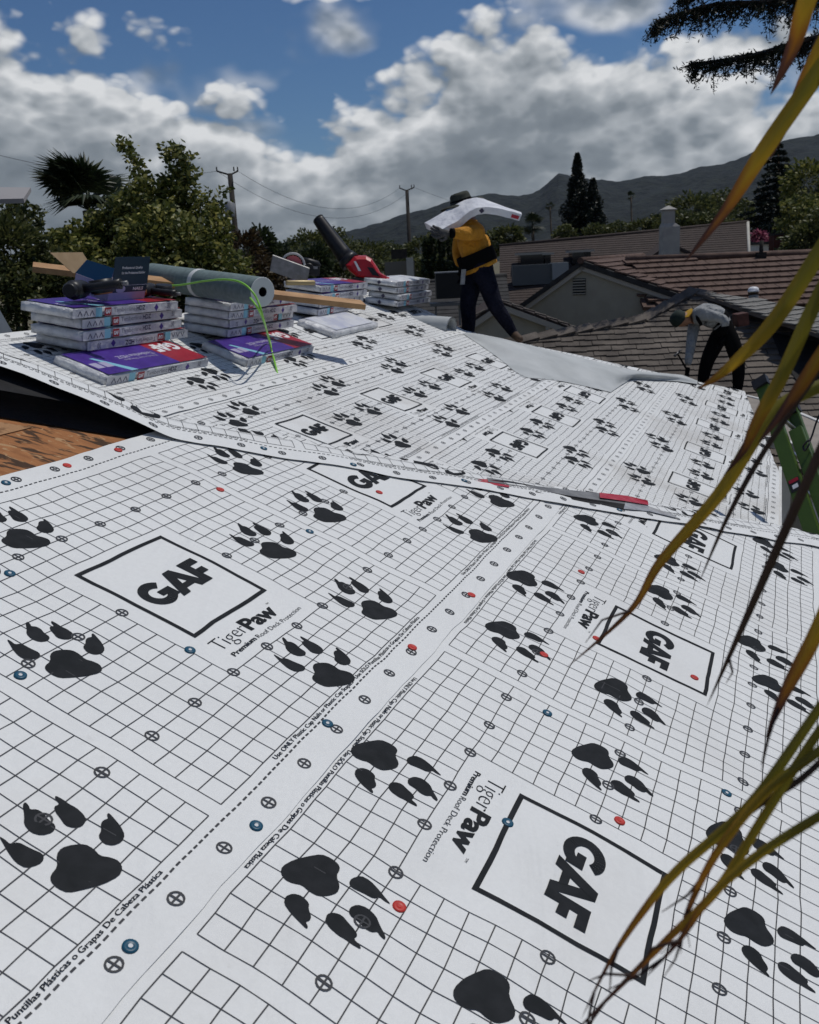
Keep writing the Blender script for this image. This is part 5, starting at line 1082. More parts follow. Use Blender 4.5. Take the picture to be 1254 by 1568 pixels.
def right_yard():
    d = 48; s = d / FPX; c = at(1180, 385, d); root = empty('white_outbuilding', (c.x, c.y, 0), 'small white outbuilding with dark roof beside the bougainvillea', 'building')
    mb = MB(); mb.obox(c - Vector((0, 0, 1)), (20 * s, 0, 0), (0, 1.5, 0), (0, 0, 12 * s + 1)); mb.build('wall', M_WHITE, root); mb = MB(); mb.obox(c + Vector((-1 * s, 0, 13 * s)), (22 * s, 0, 0), (0, 1.7, 0), (0, 0, 2 * s)); mb.build('roof', M_DARKROOF, root)
    mb = MB(); mb.obox(c + Vector((-9 * s, -1.52, 0)), (6 * s, 0, 0), (0, .02, 0), (0, 0, 6 * s)); mb.build('window', M_GLASS, root)
    c = at(1188, 372, 44); s = 44 / FPX; root = empty('brick_chimney', (c.x, c.y, 0), 'dark red brick chimney right of the white outbuilding', 'chimney'); mb = MB(); mb.obox(c - Vector((0, 0, 1)), (7 * s, 0, 0), (0, .3, 0), (0, 0, 11 * s + 1)); mb.build('stack', mat('brick_dark', (.085, .028, .022), .9, (.06, .02, .016), 8), root); mb = MB(); mb.obox(c + Vector((0, 0, 12.5 * s)), (8 * s, 0, 0), (0, .34, 0), (0, 0, 1.6 * s)); mb.build('cap', M_POLE, root)
right_yard()
# ---- patio cover right of the eave, ladder, gutter
def patio():
    z = 2.75; p0 = Vector((0, 0, z)); n = Vector((0, 0, 1)); root = empty('patio_cover', hit(1200, 650, p0, n) - Vector((0, 0, z)), 'flat beige patio cover with white edge trim, partly behind the ladder', 'patio cover'); M_ = mat('cover_beige', (.30, .27, .235), .85, (.24, .215, .19), 3, .2, 40)
    poly = plane_poly([(1141, 606), (1182, 616), (1254, 646), (1330, 680), (1330, 735), (1205, 676), (1134, 662)], p0, n); slab('cover_top', poly, n, .05, M_, root)
    for i, (a, b) in enumerate(zip(poly, poly[1:] + poly[:1])):
        d = (b - a); mb = MB(); mb.obox((a + b) / 2 - Vector((0, 0, .045)), d / 2, Vector((-d.y, d.x, 0)).normalized() * .025, (0, 0, .062)); mb.build('edge_trim', M_WHITE, root)
    for p in (poly[4], poly[5], poly[2]): mb = MB(); mb.obox((p.x, p.y, z / 2 - .06), (.05, 0, 0), (0, .05, 0), (0, 0, z / 2 - .06)); mb.build('post', M_WHITE, root)
patio()
M_LGREEN = mat('fibreglass_green', (0.055, 0.105, 0.014), 0.45, (0.045, 0.085, 0.011), 7, spec=.4); M_ALU = mat('aluminium', (.45, .46, .47), .35, metal=.9)
def ladder():
    T = at(1166, 590, 6.35); B = at(1256, 855, 5.55); ax = (B - T).normalized()
    foot = T + ax * (T.z / -ax.z); side = ray(1190, 700).normalized(); side = (side - ax * side.dot(ax)).normalized(); side = (side * .94 + ax.cross(side) * .34).normalized(); nn = ax.cross(side).normalized(); nn = -nn if nn.x < 0 else nn
    root = empty('extension_ladder', foot, 'green fibreglass extension ladder leaning on the eave at right', 'ladder'); L_ = (foot - T).length
    for k, off in enumerate((0.0, 0.40)):
        a = T + side * off; b = foot + side * off; sg = 1 if k == 0 else -1; mb = MB(); ln = (b - a) / 2
        mb.obox((a + b) / 2, ln, nn * .042, side * .004); mb.obox((a + b) / 2 + nn * .040 + side * sg * .018, ln, nn * .004, side * .0175); mb.obox((a + b) / 2 - nn * .040 + side * sg * .018, ln, nn * .004, side * .0175); mb.build('rail', M_LGREEN, root)
        mb = MB(); mb.obox(a - ax * .02, ax * .035, nn * .050, side * .022); mb.build('end_cap', M_BLACK, root)
        mb = MB(); mb.obox(b + side * 0 - ax * .05, ax * .06, nn * .06, side * .03); mb.build('foot', M_BLACK, root)
        # fly section just inside
        a2 = T + ax * .42 + side * (off + .030 * sg) + nn * .096; b2 = a2 + ax * 2.6; ln = (b2 - a2) / 2; mb = MB(); mb.obox((a2 + b2) / 2, ln, nn * .040, side * .004); mb.obox((a2 + b2) / 2 + nn * .038 + side * sg * .016, ln, nn * .004, side * .015); mb.obox((a2 + b2) / 2 - nn * .038 + side * sg * .016, ln, nn * .004, side * .015); mb.build('fly_rail', M_LGREEN, root)
    for i in range(int(L_ / .305)):
        c = T + ax * (.2 + i * .305); mb = MB(); mb.tube([c, c + side * .40], .016, 8); mb.build('rung', M_ALU, root)
    c = T + ax * 1.02 - side * .006 + nn * .0; mb = MB(); c0 = T + ax * .82; mb.obox(c0 - side * .0055, ax * .045, nn * .034, side * .001); lb_ = mb.build('warning_sticker', M_BLACK, root)
    mb = MB(); mb.obox(c0 - side * .0075 - ax * .030, ax * .012, nn * .030, side * .0005); mb.build('sticker_band', M_RED, lb_)
    mb = MB(); mb.obox(c0 - side * .0075 + ax * .012, ax * .014, nn * .018, side * .0005); mb.build('sticker_panel', M_PWHITE, lb_)
ladder()
def left_bits():
    # grey eave corner at the far left, and a sheet of galvanised metal behind the stacks
    d = 7.0; pts = [at(-60, 286, d), at(47, 287, d), at(36, 304, d - .5), at(-60, 306, d - .5)]; root = empty('grey_awning', at(-60, 420, d), 'plain grey awning corner at the left edge above the shrub', 'awning'); n_ = (pts[1] - pts[0]).cross(pts[3] - pts[0]); n_ = n_ if n_.z > 0 else -n_
    slab('canopy', pts, n_.normalized(), .03, mat('awning_grey', (.30, .29, .29), .8), root); p = at(-50, 296, d - .2); mb = MB(); mb.tube([Vector((p.x, p.y, 0)), p], .04, 8); mb.build('post', M_POLE, root)
    v = [onP(-30, 528, .01), onP(44, 523, .01)]; up = NP * .42; pts = [v[0] - vP * .10, v[1] - vP * .10, v[1] - vP * .28 + NP * .16, v[0] - vP * .30 + NP * .17]
    slab('metal_flashing', pts, (pts[1] - pts[0]).cross(pts[3] - pts[0]).normalized(), .004, mat('galvanised', (.20, .23, .25), .35, (.15, .17, .19), 5, metal=.6)); o = bpy.data.objects['metal_flashing']; tag(o, 'blue-grey metal sheet standing behind the leftmost stack', 'metal sheet')
left_bits()
lp_ = [at(1330, 520, 5.9), at(1262, 622, 5.9), at(1243, 668, 5.9), at(1238, 682, 5.88), at(1232, 690, 5.9), at(1230, 683, 5.92), at(1236, 676, 5.9), at(1242, 671, 5.91)]; cb_ = MB(); cb_.tube(bez(lp_, 63), .006, 6); tag(cb_.build('hanging_cord', M_BLACK), 'thin black cord ending in a loop, hanging beside the ladder', 'cord')
# ------------------------------------------------------------------ people
M_SKIN = mat('skin', (0.30, 0.155, 0.095), 0.55); M_ORSH = mat('shirt_amber', (0.56, 0.255, 0.022), 0.8, (0.46, 0.20, 0.016), 9, 1.0, 11, bdist=.07); M_NAVYP = mat('trousers_navy', (0.007, 0.008, 0.016), 0.85, (0.012, 0.013, 0.024), 10, 1.0, 9, spec=.08, bdist=.07)
M_BLK = mat('cloth_black', (0.005, 0.005, 0.0055), 0.9, spec=.05); M_GREYS = mat('shirt_grey', (0.30, 0.31, 0.315), 0.85, (0.24, 0.25, 0.255), 10, 1.0, 11, bdist=.07); M_GLOVE = mat('glove_grey', (0.085, 0.085, 0.082), 0.8, (0.05, 0.05, 0.05), 30); M_SHOE = mat('boot_tan', (0.07, 0.042, 0.026), 0.7); M_HAT = mat('hat_olive', (0.030, 0.034, 0.026), 0.85, (0.05, 0.055, 0.042), 25)
def to_px(p):
    c = WM.transposed() @ (Vector(p) - Vector((0, 0, CAMZ))); return CX - FPX * c.x / c.z, CY + FPX * c.y / c.z
def skin_mesh(nodes, edges, root_i, sub=2, fat=1.0):
    me = bpy.data.meshes.new('body'); me.from_pydata([tuple(n[0]) for n in nodes], edges, []); ob = bpy.data.objects.new('body', me); COL.objects.link(ob)
    sk = ob.modifiers.new('skin', 'SKIN'); sk.use_smooth_shade = True; sk.branch_smoothing = .4
    for i, n in enumerate(nodes):
        sv = me.skin_vertices[0].data[i]; r = n[1]; sv.radius = (r[0] * fat, r[1] * fat) if isinstance(r, tuple) else (r * fat, r * fat); sv.use_root = (i == root_i)
    sd = ob.modifiers.new('sub', 'SUBSURF'); sd.levels = sub; sd.render_levels = sub
    bpy.context.view_layer.update(); out = bpy.data.meshes.new_from_object(ob.evaluated_get(bpy.context.evaluated_depsgraph_get())); bpy.data.objects.remove(ob); return out
def person(label, J, E_, zone, mats, ground, root_name='pelvis'):
    """J: name -> (px, py, distance, radius); one continuous skinned body; zone(name of nearest bone, px, py) -> material index"""
    names = list(J); nodes = [(at(*J[k][:3]), J[k][3]) for k in names]; idx = {k: i for i, k in enumerate(names)}; edges = [(idx[a], idx[b]) for a, b in E_]
    me = skin_mesh(nodes, edges, idx[root_name], 2, 1.30)
    root = empty('person', ground, label, 'person'); me.materials.clear()
    o = link('body', me, mats, root); mi = []
    for p in me.polygons:
        c = p.center; best = None
        for (a, b) in E_:
            A, B = nodes[idx[a]][0], nodes[idx[b]][0]; ab = B - A; t = max(0, min(1, (c - A).dot(ab) / max(1e-9, ab.dot(ab)))); dd = (c - A - ab * t).length - .5 * (nodes[idx[a]][1] if not isinstance(nodes[idx[a]][1], tuple) else nodes[idx[a]][1][0])
            if best is None or dd < best[0]: best = (dd, a, b, t)
        mi.append(zone(best[1], best[2], best[3], *to_px(c)))
    me.polygons.foreach_set('material_index', mi); me.polygons.foreach_set('use_smooth', [True] * len(mi)); return root
def hand(par, name, wrist, palm_dir, finger_dir, spread, m, k=1.0, curl=.5):
    """gloved hand: palm plus four bent fingers and a thumb, grown as one skin"""
    f, p, s = finger_dir.normalized(), palm_dir.normalized(), spread.normalized(); nodes = [(wrist, .026 * k)]; edges = []
    pc = wrist + f * .055 * k; nodes.append((pc, (.040 * k, .022 * k))); edges.append((0, 1))
    for i, ln in enumerate((.030, .036, .034, .026)):
        b = pc + f * .030 * k + s * (i - 1.5) * .021 * k; c = b + (f * (1 - .3 * curl) + p * .5 * curl).normalized() * ln * 1.1 * k; d_ = c + (f * (1 - curl) + p * curl * 1.3).normalized() * ln * k
        j = len(nodes); nodes += [(b, .011 * k), (c, .010 * k), (d_, .008 * k)]; edges += [(1, j), (j, j + 1), (j + 1, j + 2)]
    j = len(nodes); t0 = wrist + f * .03 * k - s * .034 * k; t1 = t0 + (f * .6 - s * .7 + p * .4).normalized() * .034 * k; t2 = t1 + (f * .8 + p * .6).normalized() * .026 * k
    nodes += [(t0, .012 * k), (t1, .011 * k), (t2, .009 * k)]; edges += [(1, j), (j, j + 1), (j + 1, j + 2)]
    me = skin_mesh(nodes, edges, 0, 1); me.materials.clear(); me.polygons.foreach_set('use_smooth', [True] * len(me.polygons)); return link(name, me, m, par)
# --- worker walking with a bundle
def worker_walking():
    d = 10.15
    J = dict(pelvis=(735, 413, d, (.155, .13)), waist=(731, 396, d, (.150, .125)), belly=(727, 378, d, (.155, .13)), chest=(722, 360, d, (.165, .125)), upper=(719, 349, d, (.13, .10)), neck=(714, 337, d, .060), skull=(709, 322, d, .088), crown=(707, 311, d, .085), face=(703, 325, d - .03, .06),
             sh_n=(732, 356, d - .20, .075), el_n=(708, 358, d - .44, .055), wr_n=(691, 357, d - .50, .036), sh_f=(708, 352, d + .17, .072), el_f=(700, 386, d + .22, .050), wr_f=(704, 408, d + .12, .034),
             hip_n=(742, 422, d - .09, .098), kn_n=(757, 466, d - .06, .068), cf_n=(772, 488, d + .02, .060), an_n=(787, 512, d + .08, .038), to_n=(798, 521, d - .10, .028), hip_f=(725, 422, d + .09, .098), kn_f=(716, 466, d + .06, .070), cf_f=(718, 492, d + .10, .062), an_f=(716, 526, d + .14, .046), to_f=(702, 533, d + .08, .038))
    E_ = [('pelvis', 'waist'), ('waist', 'belly'), ('belly', 'chest'), ('chest', 'upper'), ('upper', 'neck'), ('neck', 'skull'), ('skull', 'crown'), ('skull', 'face'), ('upper', 'sh_n'), ('sh_n', 'el_n'), ('el_n', 'wr_n'), ('upper', 'sh_f'), ('sh_f', 'el_f'), ('el_f', 'wr_f'), ('pelvis', 'hip_n'), ('hip_n', 'kn_n'), ('kn_n', 'cf_n'), ('cf_n', 'an_n'), ('an_n', 'to_n'), ('pelvis', 'hip_f'), ('hip_f', 'kn_f'), ('kn_f', 'cf_f'), ('cf_f', 'an_f'), ('an_f', 'to_f')]
    def zone(a, b, t, x, y):
        if b in ('to_n', 'to_f'): return 4
        if b in ('skull', 'crown', 'face'): return 3
        if b == 'neck': return 3 if t > .4 else 0
        if b in ('wr_n', 'wr_f', 'el_n', 'el_f', 'sh_n', 'sh_f'): return 0
        if b in ('hip_n', 'hip_f', 'kn_n', 'kn_f', 'cf_n', 'cf_f', 'an_n', 'an_f'): return 1
        l1 = 403 - (x - 700) * .42
        if y < l1: return 0
        if y < l1 + 12: return 2
        if y < l1 + 16: return 0
        return 1
    g = at(735, 530, d); root = person('person in amber shirt and dark trousers carrying a bundle on the shoulder', J, E_, zone, [M_ORSH, M_NAVYP, M_BLK, M_SKIN, M_SHOE], g)
    X = lambda a: at(a[0], a[1], a[2])
    hand(root, 'glove', at(691, 357, d - .50), Vector((0, .5, .8)), at(670, 357, d - .46) - at(691, 357, d - .50), Vector((.1, .3, 1)), M_GLOVE, 1.5, .45)
    hand(root, 'glove', at(704, 409, d + .12), Vector((-1, 0, 0)), Vector((.05, -.1, -1)), Vector((0, 1, 0)), M_BLK, 1.15, .5)
    mb = MB(); mb.tube([at(695, 357, d - .49), at(690, 357, d - .50)], .048, 10); mb.build('cuff', M_BLK, root)
    bup = Vector((-.36, -.04, 1)).normalized(); bx = Vector((1, .1, .36)).normalized(); by = bup.cross(bx).normalized()
    for (nm, cpt, h_, rx, ry, m_) in (('back_support_belt', at(730, 396, d), .150, .205, .185, M_BLK), ('shirt_hem', at(734, 409, d), .040, .195, .18, M_ORSH)):
        vs = []; n = 24
        for hh, k_ in ((-h_ / 2, .97), (-h_ / 4, 1.0), (h_ / 4, 1.0), (h_ / 2, .97)):
            for k in range(n): g_ = 2 * math.pi * k / n; vs.append(cpt + (bx * math.cos(g_) * rx + by * math.sin(g_) * ry) * k_ + bup * hh)
        mb = MB(); mb.add(vs, [(i * n + k, i * n + (k + 1) % n, (i + 1) * n + (k + 1) % n, (i + 1) * n + k) for i in range(3) for k in range(n)], 0, True); mb.build(nm, m_, root)
    # wide-brimmed hat
    c = at(707, 312, d); up = (Vector((-.26, -.05, 1))).normalized(); ax = Vector((1, 0, .26)).normalized(); ay = up.cross(ax); n = 24; vs = []
    prof = [(.225, -.012), (.205, .000), (.12, .012), (.108, .035), (.100, .085), (.085, .108), (.045, .116), (0.001, .106)]
    for (r, h) in prof:
        for k in range(n):
            g_ = 2 * math.pi * k / n; wob = .018 * math.sin(2 * g_ + .6) * (r / .22) ** 2; vs.append(c + (ax * math.cos(g_) * 1.04 + ay * math.sin(g_) * .92) * r + up * (h + wob))
    mb = MB(); mb.add(vs, [(i * n + k, i * n + (k + 1) % n, (i + 1) * n + (k + 1) % n, (i + 1) * n + k) for i in range(len(prof) - 1) for k in range(n)], 0, True); ht = mb.build('hat', M_HAT, root)
    mb = MB(); vs = []
    for h in (.022, .045):
        for k in range(n): g_ = 2 * math.pi * k / n; vs.append(c + (ax * math.cos(g_) * 1.04 + ay * math.sin(g_) * .92) * (.1135 if h < .03 else .108) + up * h)
    mb.add(vs, [(k, (k + 1) % n, n + (k + 1) % n, n + k) for k in range(n)], 0, True); mb.build('hat_band', M_BLK, ht)
    mb = MB(); mb.obox(at(709, 424, d - .12), (.022, 0, 0), (0, .03, 0), (.01, 0, .075)); mb.build('hip_rag', M_GREYS, root)
worker_walking()
def carried_bundle():
    d = 10.1; far_ = [(650, 341), (670, 330), (690, 318), (705, 309), (720, 304), (735, 303), (752, 309), (775, 317), (798, 325)]; near = [(673, 353), (686, 346), (701, 338), (712, 329), (724, 321), (738, 317), (757, 318), (777, 322), (799, 328)]
    def dens(L_):
        P_ = bez([Vector((a, b, 0)) for a, b in L_], 3 * (len(L_) - 1)); return [(p.x, p.y) for p in P_]
    far_, near = dens(far_), dens(near)
    root = empty('shingle_bundle', at(725, 320, d), 'white shingle bundle bent over the shoulder of the walking person', 'shingle bundle', 'bundles of roofing shingles on the roof')
    mb = MB(); vs = []; m = 5; n = len(far_)
    top = []
    for i in range(n):
        A, B = at(*far_[i], d - .06), at(*near[i], d - .38); row = [A.lerp(B, j / m) + Vector((0, 0, .006 * nz(i * 1.3, j * .8, 3))) for j in range(m + 1)]; top.append(row)
    def tang(i): return (top[min(i + 1, n - 1)][2] - top[max(i - 1, 0)][2]).normalized()
    low = []
    for i in range(n):
        w = (top[i][-1] - top[i][0]).normalized(); nn = w.cross(tang(i)); nn = nn if nn.z < 0 else -nn; low.append([p + nn * .068 for p in top[i]])
    c = m + 1; vs = [p for r in top for p in r] + [p for r in low for p in r]; o = n * c
    fs = [(i * c + j, (i + 1) * c + j, (i + 1) * c + j + 1, i * c + j + 1) for i in range(n - 1) for j in range(m)] + [(o + i * c + j, o + i * c + j + 1, o + (i + 1) * c + j + 1, o + (i + 1) * c + j) for i in range(n - 1) for j in range(m)]
    fs += [(i * c + m, (i + 1) * c + m, o + (i + 1) * c + m, o + i * c + m) for i in range(n - 1)] + [(i * c, o + i * c, o + (i + 1) * c, (i + 1) * c) for i in range(n - 1)] + [(j, j + 1, o + j + 1, o + j) for j in range(m)] + [((n - 1) * c + j, o + (n - 1) * c + j, o + (n - 1) * c + j + 1, (n - 1) * c + j + 1) for j in range(m)]
    mb.add(vs, fs, 0, False); mb.build('wrapper', mat('wrapper_bright', (0.80, 0.81, 0.83), 0.4, (0.62, 0.63, 0.67), 8, 0.9, 12), root)
    # side label marks on the edge towards us
    def side(i0, f0, i1, f1, nm, m_):
        a0, a1 = top[i0][-1], top[i1][-1]; b0, b1 = low[i0][-1], low[i1][-1]; off = Vector((0, -.004, 0)); lab(nm, [a0.lerp(b0, f0) + off, a1.lerp(b1, f0) + off, a1.lerp(b1, f1) + off, a0.lerp(b0, f1) + off], m_, root)
    q0, q1 = top[22][-1], top[23][-1].lerp(top[24][-1], .6); r0, r1 = low[22][-1], low[23][-1].lerp(low[24][-1], .6); off = Vector((0, -.004, 0)); lab('red_brand_square', [q0.lerp(r0, .35) + off, q1.lerp(r1, .35) + off, q1.lerp(r1, .85) + off, q0.lerp(r0, .85) + off], M_WRED, root)
    k0, k1 = top[15][-1], low[15][-1]; t_ = tang(15) * .028; mid = k0.lerp(k1, .5) + off; lab('diamond_mark', [k0.lerp(k1, .1) + off, mid + t_, k0.lerp(k1, .9) + off, mid - t_], M_DARKP, root)
carried_bundle()
# --- worker bending with a hammer
def worker_bending():
    d = 11.75
    J = dict(pelvis=(1113, 502, d, (.15, .13)), waist=(1103, 490, d, (.14, .12)), belly=(1092, 484, d, (.145, .125)), chest=(1078, 482, d, (.155, .13)), upper=(1067, 484, d, (.12, .10)), neck=(1057, 487, d, .058), skull=(1045, 490, d, .085), crown=(1038, 486, d, .086), face=(1043, 500, d - .02, .052),
             sh_n=(1073, 480, d - .17, .068), el_n=(1112, 489, d - .26, .050), wr_n=(1107, 514, d - .20, .034), sh_f=(1064, 490, d + .15, .066), el_f=(1058, 527, d + .02, .048), wr_f=(1053, 560, d - .06, .034),
             hip_n=(1117, 512, d - .09, .095), kn_n=(1130, 552, d - .08, .068), cf_n=(1131, 575, d - .02, .060), an_n=(1129, 600, d + .02, .045), to_n=(1117, 606, d - .1, .037), hip_f=(1103, 512, d + .09, .095), kn_f=(1084, 549, d + .04, .070), cf_f=(1078, 572, d + .10, .060), an_f=(1074, 598, d + .14, .046), to_f=(1062, 604, d + .06, .037))
    E_ = [('pelvis', 'waist'), ('waist', 'belly'), ('belly', 'chest'), ('chest', 'upper'), ('upper', 'neck'), ('neck', 'skull'), ('skull', 'crown'), ('skull', 'face'), ('upper', 'sh_n'), ('sh_n', 'el_n'), ('el_n', 'wr_n'), ('upper', 'sh_f'), ('sh_f', 'el_f'), ('el_f', 'wr_f'), ('pelvis', 'hip_n'), ('hip_n', 'kn_n'), ('kn_n', 'cf_n'), ('cf_n', 'an_n'), ('an_n', 'to_n'), ('pelvis', 'hip_f'), ('hip_f', 'kn_f'), ('kn_f', 'cf_f'), ('cf_f', 'an_f'), ('an_f', 'to_f')]
    def zone(a, b, t, x, y):
        if b in ('skull', 'crown', 'face'): return 2
        if b == 'neck': return 2 if t > .5 else 0
        if b == 'wr_n': return 0 if t < .4 else 1
        if b in ('sh_n', 'el_n', 'sh_f', 'el_f', 'wr_f', 'upper', 'chest', 'belly'): return 0
        if b == 'waist': return 0 if t < .75 else 1
        return 1
    root = person('person in grey shirt and black trousers bending over with a hammer', J, E_, zone, [M_GREYS, M_BLK, M_SKIN, M_SHOE], at(1105, 608, d))
    hand(root, 'glove', at(1053, 561, d - .06), Vector((-1, 0, .2)), Vector((-.12, -.1, -1)), Vector((0, 1, 0)), M_BLK, 1.25, .75)
    hand(root, 'glove', at(1107, 514, d - .20), Vector((-1, 0, 0)), Vector((-.3, -.1, -1)), Vector((0, 1, 0)), M_BLK, 1.15, .4)
    # cap: dark dome, yellow front
    c = at(1040, 489, d); up = Vector((-.75, 0, .66)).normalized(); ay = Vector((0, 1, 0)); ax = ay.cross(up).normalized(); n = 20; vs = []
    for (r, h) in ((.101, -.03), (.104, .02), (.094, .065), (.06, .098), (.001, .108)):
        for k in range(n): g_ = 2 * math.pi * k / n; vs.append(c + (ax * math.cos(g_) + ay * math.sin(g_)) * r + up * h)
    mb = MB(); mb.add(vs, [(i * n + k, i * n + (k + 1) % n, (i + 1) * n + (k + 1) % n, (i + 1) * n + k) for i in range(4) for k in range(n)], 0, True); cp = mb.build('cap', mat('cap_dark_green', (.012, .022, .018), .8), root)
    e = c + ax * .0; sg = 1
    vv = []
    for k in range(9):
        g_ = -1.1 + 2.2 * k / 8; dv = Vector((1, 0, .15)) ; rr = ax * math.cos(g_) + ay * math.sin(g_); rr = rr if True else rr; vv += [c + rr * .104 + up * -.012, c + rr * (.104 + .085 * math.cos(g_ * .8)) + up * -.030]
    mb = MB(); mb.add(vv + [v - up * .006 for v in vv], [(2 * k, 2 * k + 1, 2 * k + 3, 2 * k + 2) for k in range(8)] + [(18 + 2 * k, 18 + 2 * k + 2, 18 + 2 * k + 3, 18 + 2 * k + 1) for k in range(8)]); mb.build('cap_brim', mat('cap_yellow', (.50, .29, .02), .7), cp)
    # harness strap, tool pouch
    mb = MB(); mb.tube([at(1067, 474, d - .13), at(1068, 488, d - .20), at(1074, 498, d - .17)], .022, 6, flat=.5); mb.build('strap', M_BLK, root)
    mb = MB(); mb.obox(at(1134, 489, d - .02), (.07, 0, .01), (0, .10, 0), (-.01, 0, .075)); mb.build('tool_pouch', mat('pouch_leather', (.09, .035, .028), .8, (.05, .022, .018), 20), root, bevel=.015)
    # hammer (held, a thing of its own)
    h0, h1 = at(1054, 570, d - .10), at(1037, 541, d - .16); hr = empty('hammer', h1, 'hammer held by the bending person', 'hammer'); mb = MB(); mb.tube([h0, h0.lerp(h1, .4), h1], [.014, .012, .010], 8); mb.build('handle', M_BLK, hr)
    ax_ = (at(1044, 533, d - .16) - at(1031, 546, d - .16)).normalized(); mb = MB(); mb.tube([h1 - ax_ * .05, h1 - ax_ * .035, h1 - ax_ * .02, h1 + ax_ * .02], [.017, .017, .011, .013], 8); mb.build('head', M_STEELD, hr)
    mb = MB(); mb.tube([h1 + ax_ * .02, h1 + ax_ * .05, h1 + ax_ * .085 + Vector((0, 0, -.02))], [.012, .009, .004], 6); mb.build('claw', M_STEELD, hr)
M_STEELD = mat('steel_dark', (.08, .08, .085), .5, metal=.6)
worker_bending()
# --- third person, only the capped head shows over the neighbour's roof
def worker_far():
    d = 19.5; sc_ = d / FPX
    J = dict(pelvis=(1156, 535, d, (.16, .13)), belly=(1155, 510, d, (.155, .13)), chest=(1154, 484, d, (.17, .13)), upper=(1154, 468, d, (.13, .10)), neck=(1154, 460, d, .06), skull=(1153.5, 450, d, .09), crown=(1153.5, 444, d, .088), sh_a=(1141, 472, d, .07), el_a=(1136, 496, d - .1, .05), wr_a=(1138, 518, d - .25, .035), sh_b=(1167, 472, d, .07), el_b=(1171, 496, d - .1, .05), wr_b=(1168, 518, d - .25, .035), kn_a=(1148, 570, d, .075), an_a=(1147, 606, d, .05), kn_b=(1163, 570, d, .075), an_b=(1164, 606, d, .05))
    E_ = [('pelvis', 'belly'), ('belly', 'chest'), ('chest', 'upper'), ('upper', 'neck'), ('neck', 'skull'), ('skull', 'crown'), ('upper', 'sh_a'), ('sh_a', 'el_a'), ('el_a', 'wr_a'), ('upper', 'sh_b'), ('sh_b', 'el_b'), ('el_b', 'wr_b'), ('pelvis', 'kn_a'), ('kn_a', 'an_a'), ('pelvis', 'kn_b'), ('kn_b', 'an_b')]
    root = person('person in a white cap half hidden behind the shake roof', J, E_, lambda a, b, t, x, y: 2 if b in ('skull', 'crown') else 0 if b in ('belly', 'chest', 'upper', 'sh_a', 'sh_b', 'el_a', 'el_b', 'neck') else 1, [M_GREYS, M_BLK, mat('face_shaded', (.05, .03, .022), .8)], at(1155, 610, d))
    c = at(1153.5, 446, d); n = 18; vs = []
    for (r, h) in ((.106, -.01), (.108, .02), (.095, .06), (.06, .085), (.001, .093)):
        for k in range(n): g_ = 2 * math.pi * k / n; vs.append(c + Vector((math.cos(g_) * r, math.sin(g_) * r, h)))
    mb = MB(); mb.add(vs, [(i * n + k, i * n + (k + 1) % n, (i + 1) * n + (k + 1) % n, (i + 1) * n + k) for i in range(4) for k in range(n)], 0, True); mb.build('cap', M_PWHITE, root)
    mb = MB(); mb.obox(c + Vector((-.06, -.13, -.005)), (.075, 0, 0), (.02, .055, -.012), (0, 0, .006)); mb.build('cap_brim', M_PWHITE, root)
worker_far()
# ------------------------------------------------------------------ strap leaves hanging into the picture at right
def frond_mat():
    m = bpy.data.materials.new('strap_leaf'); m.use_nodes = True; nt = m.node_tree; N = nt.nodes; L = nt.links; b = N['Principled BSDF']; b.inputs['Roughness'].default_value = .42; b.inputs['Specular IOR Level'].default_value = .4
    at_ = N.new('ShaderNodeAttribute'); at_.attribute_name = 'along'; tc = N.new('ShaderNodeTexCoord'); n = N.new('ShaderNodeTexNoise'); n.inputs['Scale'].default_value = 24; n.inputs['Detail'].default_value = 6; L.new(tc.outputs['Object'], n.inputs['Vector'])
    ad = N.new('ShaderNodeMath'); ad.operation = 'MULTIPLY_ADD'; L.new(n.outputs[0], ad.inputs[0]); ad.inputs[1].default_value = .30; L.new(at_.outputs['Fac'], ad.inputs[2])
    rp = N.new('ShaderNodeValToRGB'); L.new(ad.outputs[0], rp.inputs[0]); e = rp.color_ramp.elements
    e[0].position = 0.0; e[0].color = (0.115, 0.118, 0.016, 1); e[1].position = 1.0; e[1].color = (0.055, 0.030, 0.024, 1)
    for p, c in ((.38, (0.20, 0.175, 0.019)), (.60, (0.40, 0.25, 0.02)), (.73, (0.31, 0.13, 0.018)), (.84, (0.11, 0.045, 0.028))): q = e.new(p); q.color = (*c, 1)
    L.new(rp.outputs[0], b.inputs['Base Color']); tr = N.new('ShaderNodeBsdfTranslucent'); L.new(rp.outputs[0], tr.inputs[0]); ms = N.new('ShaderNodeMixShader'); ms.inputs[0].default_value = .42; L.new(b.outputs[0], ms.inputs[1]); L.new(tr.outputs[0], ms.inputs[2]); L.new(ms.outputs[0], N['Material Output'].inputs[0]); return m
M_STRAP = frond_mat(); M_STRAPD = mat('strap_leaf_dead', (0.045, 0.032, 0.024), .6, (0.075, 0.05, 0.032), 10, trans=.15)
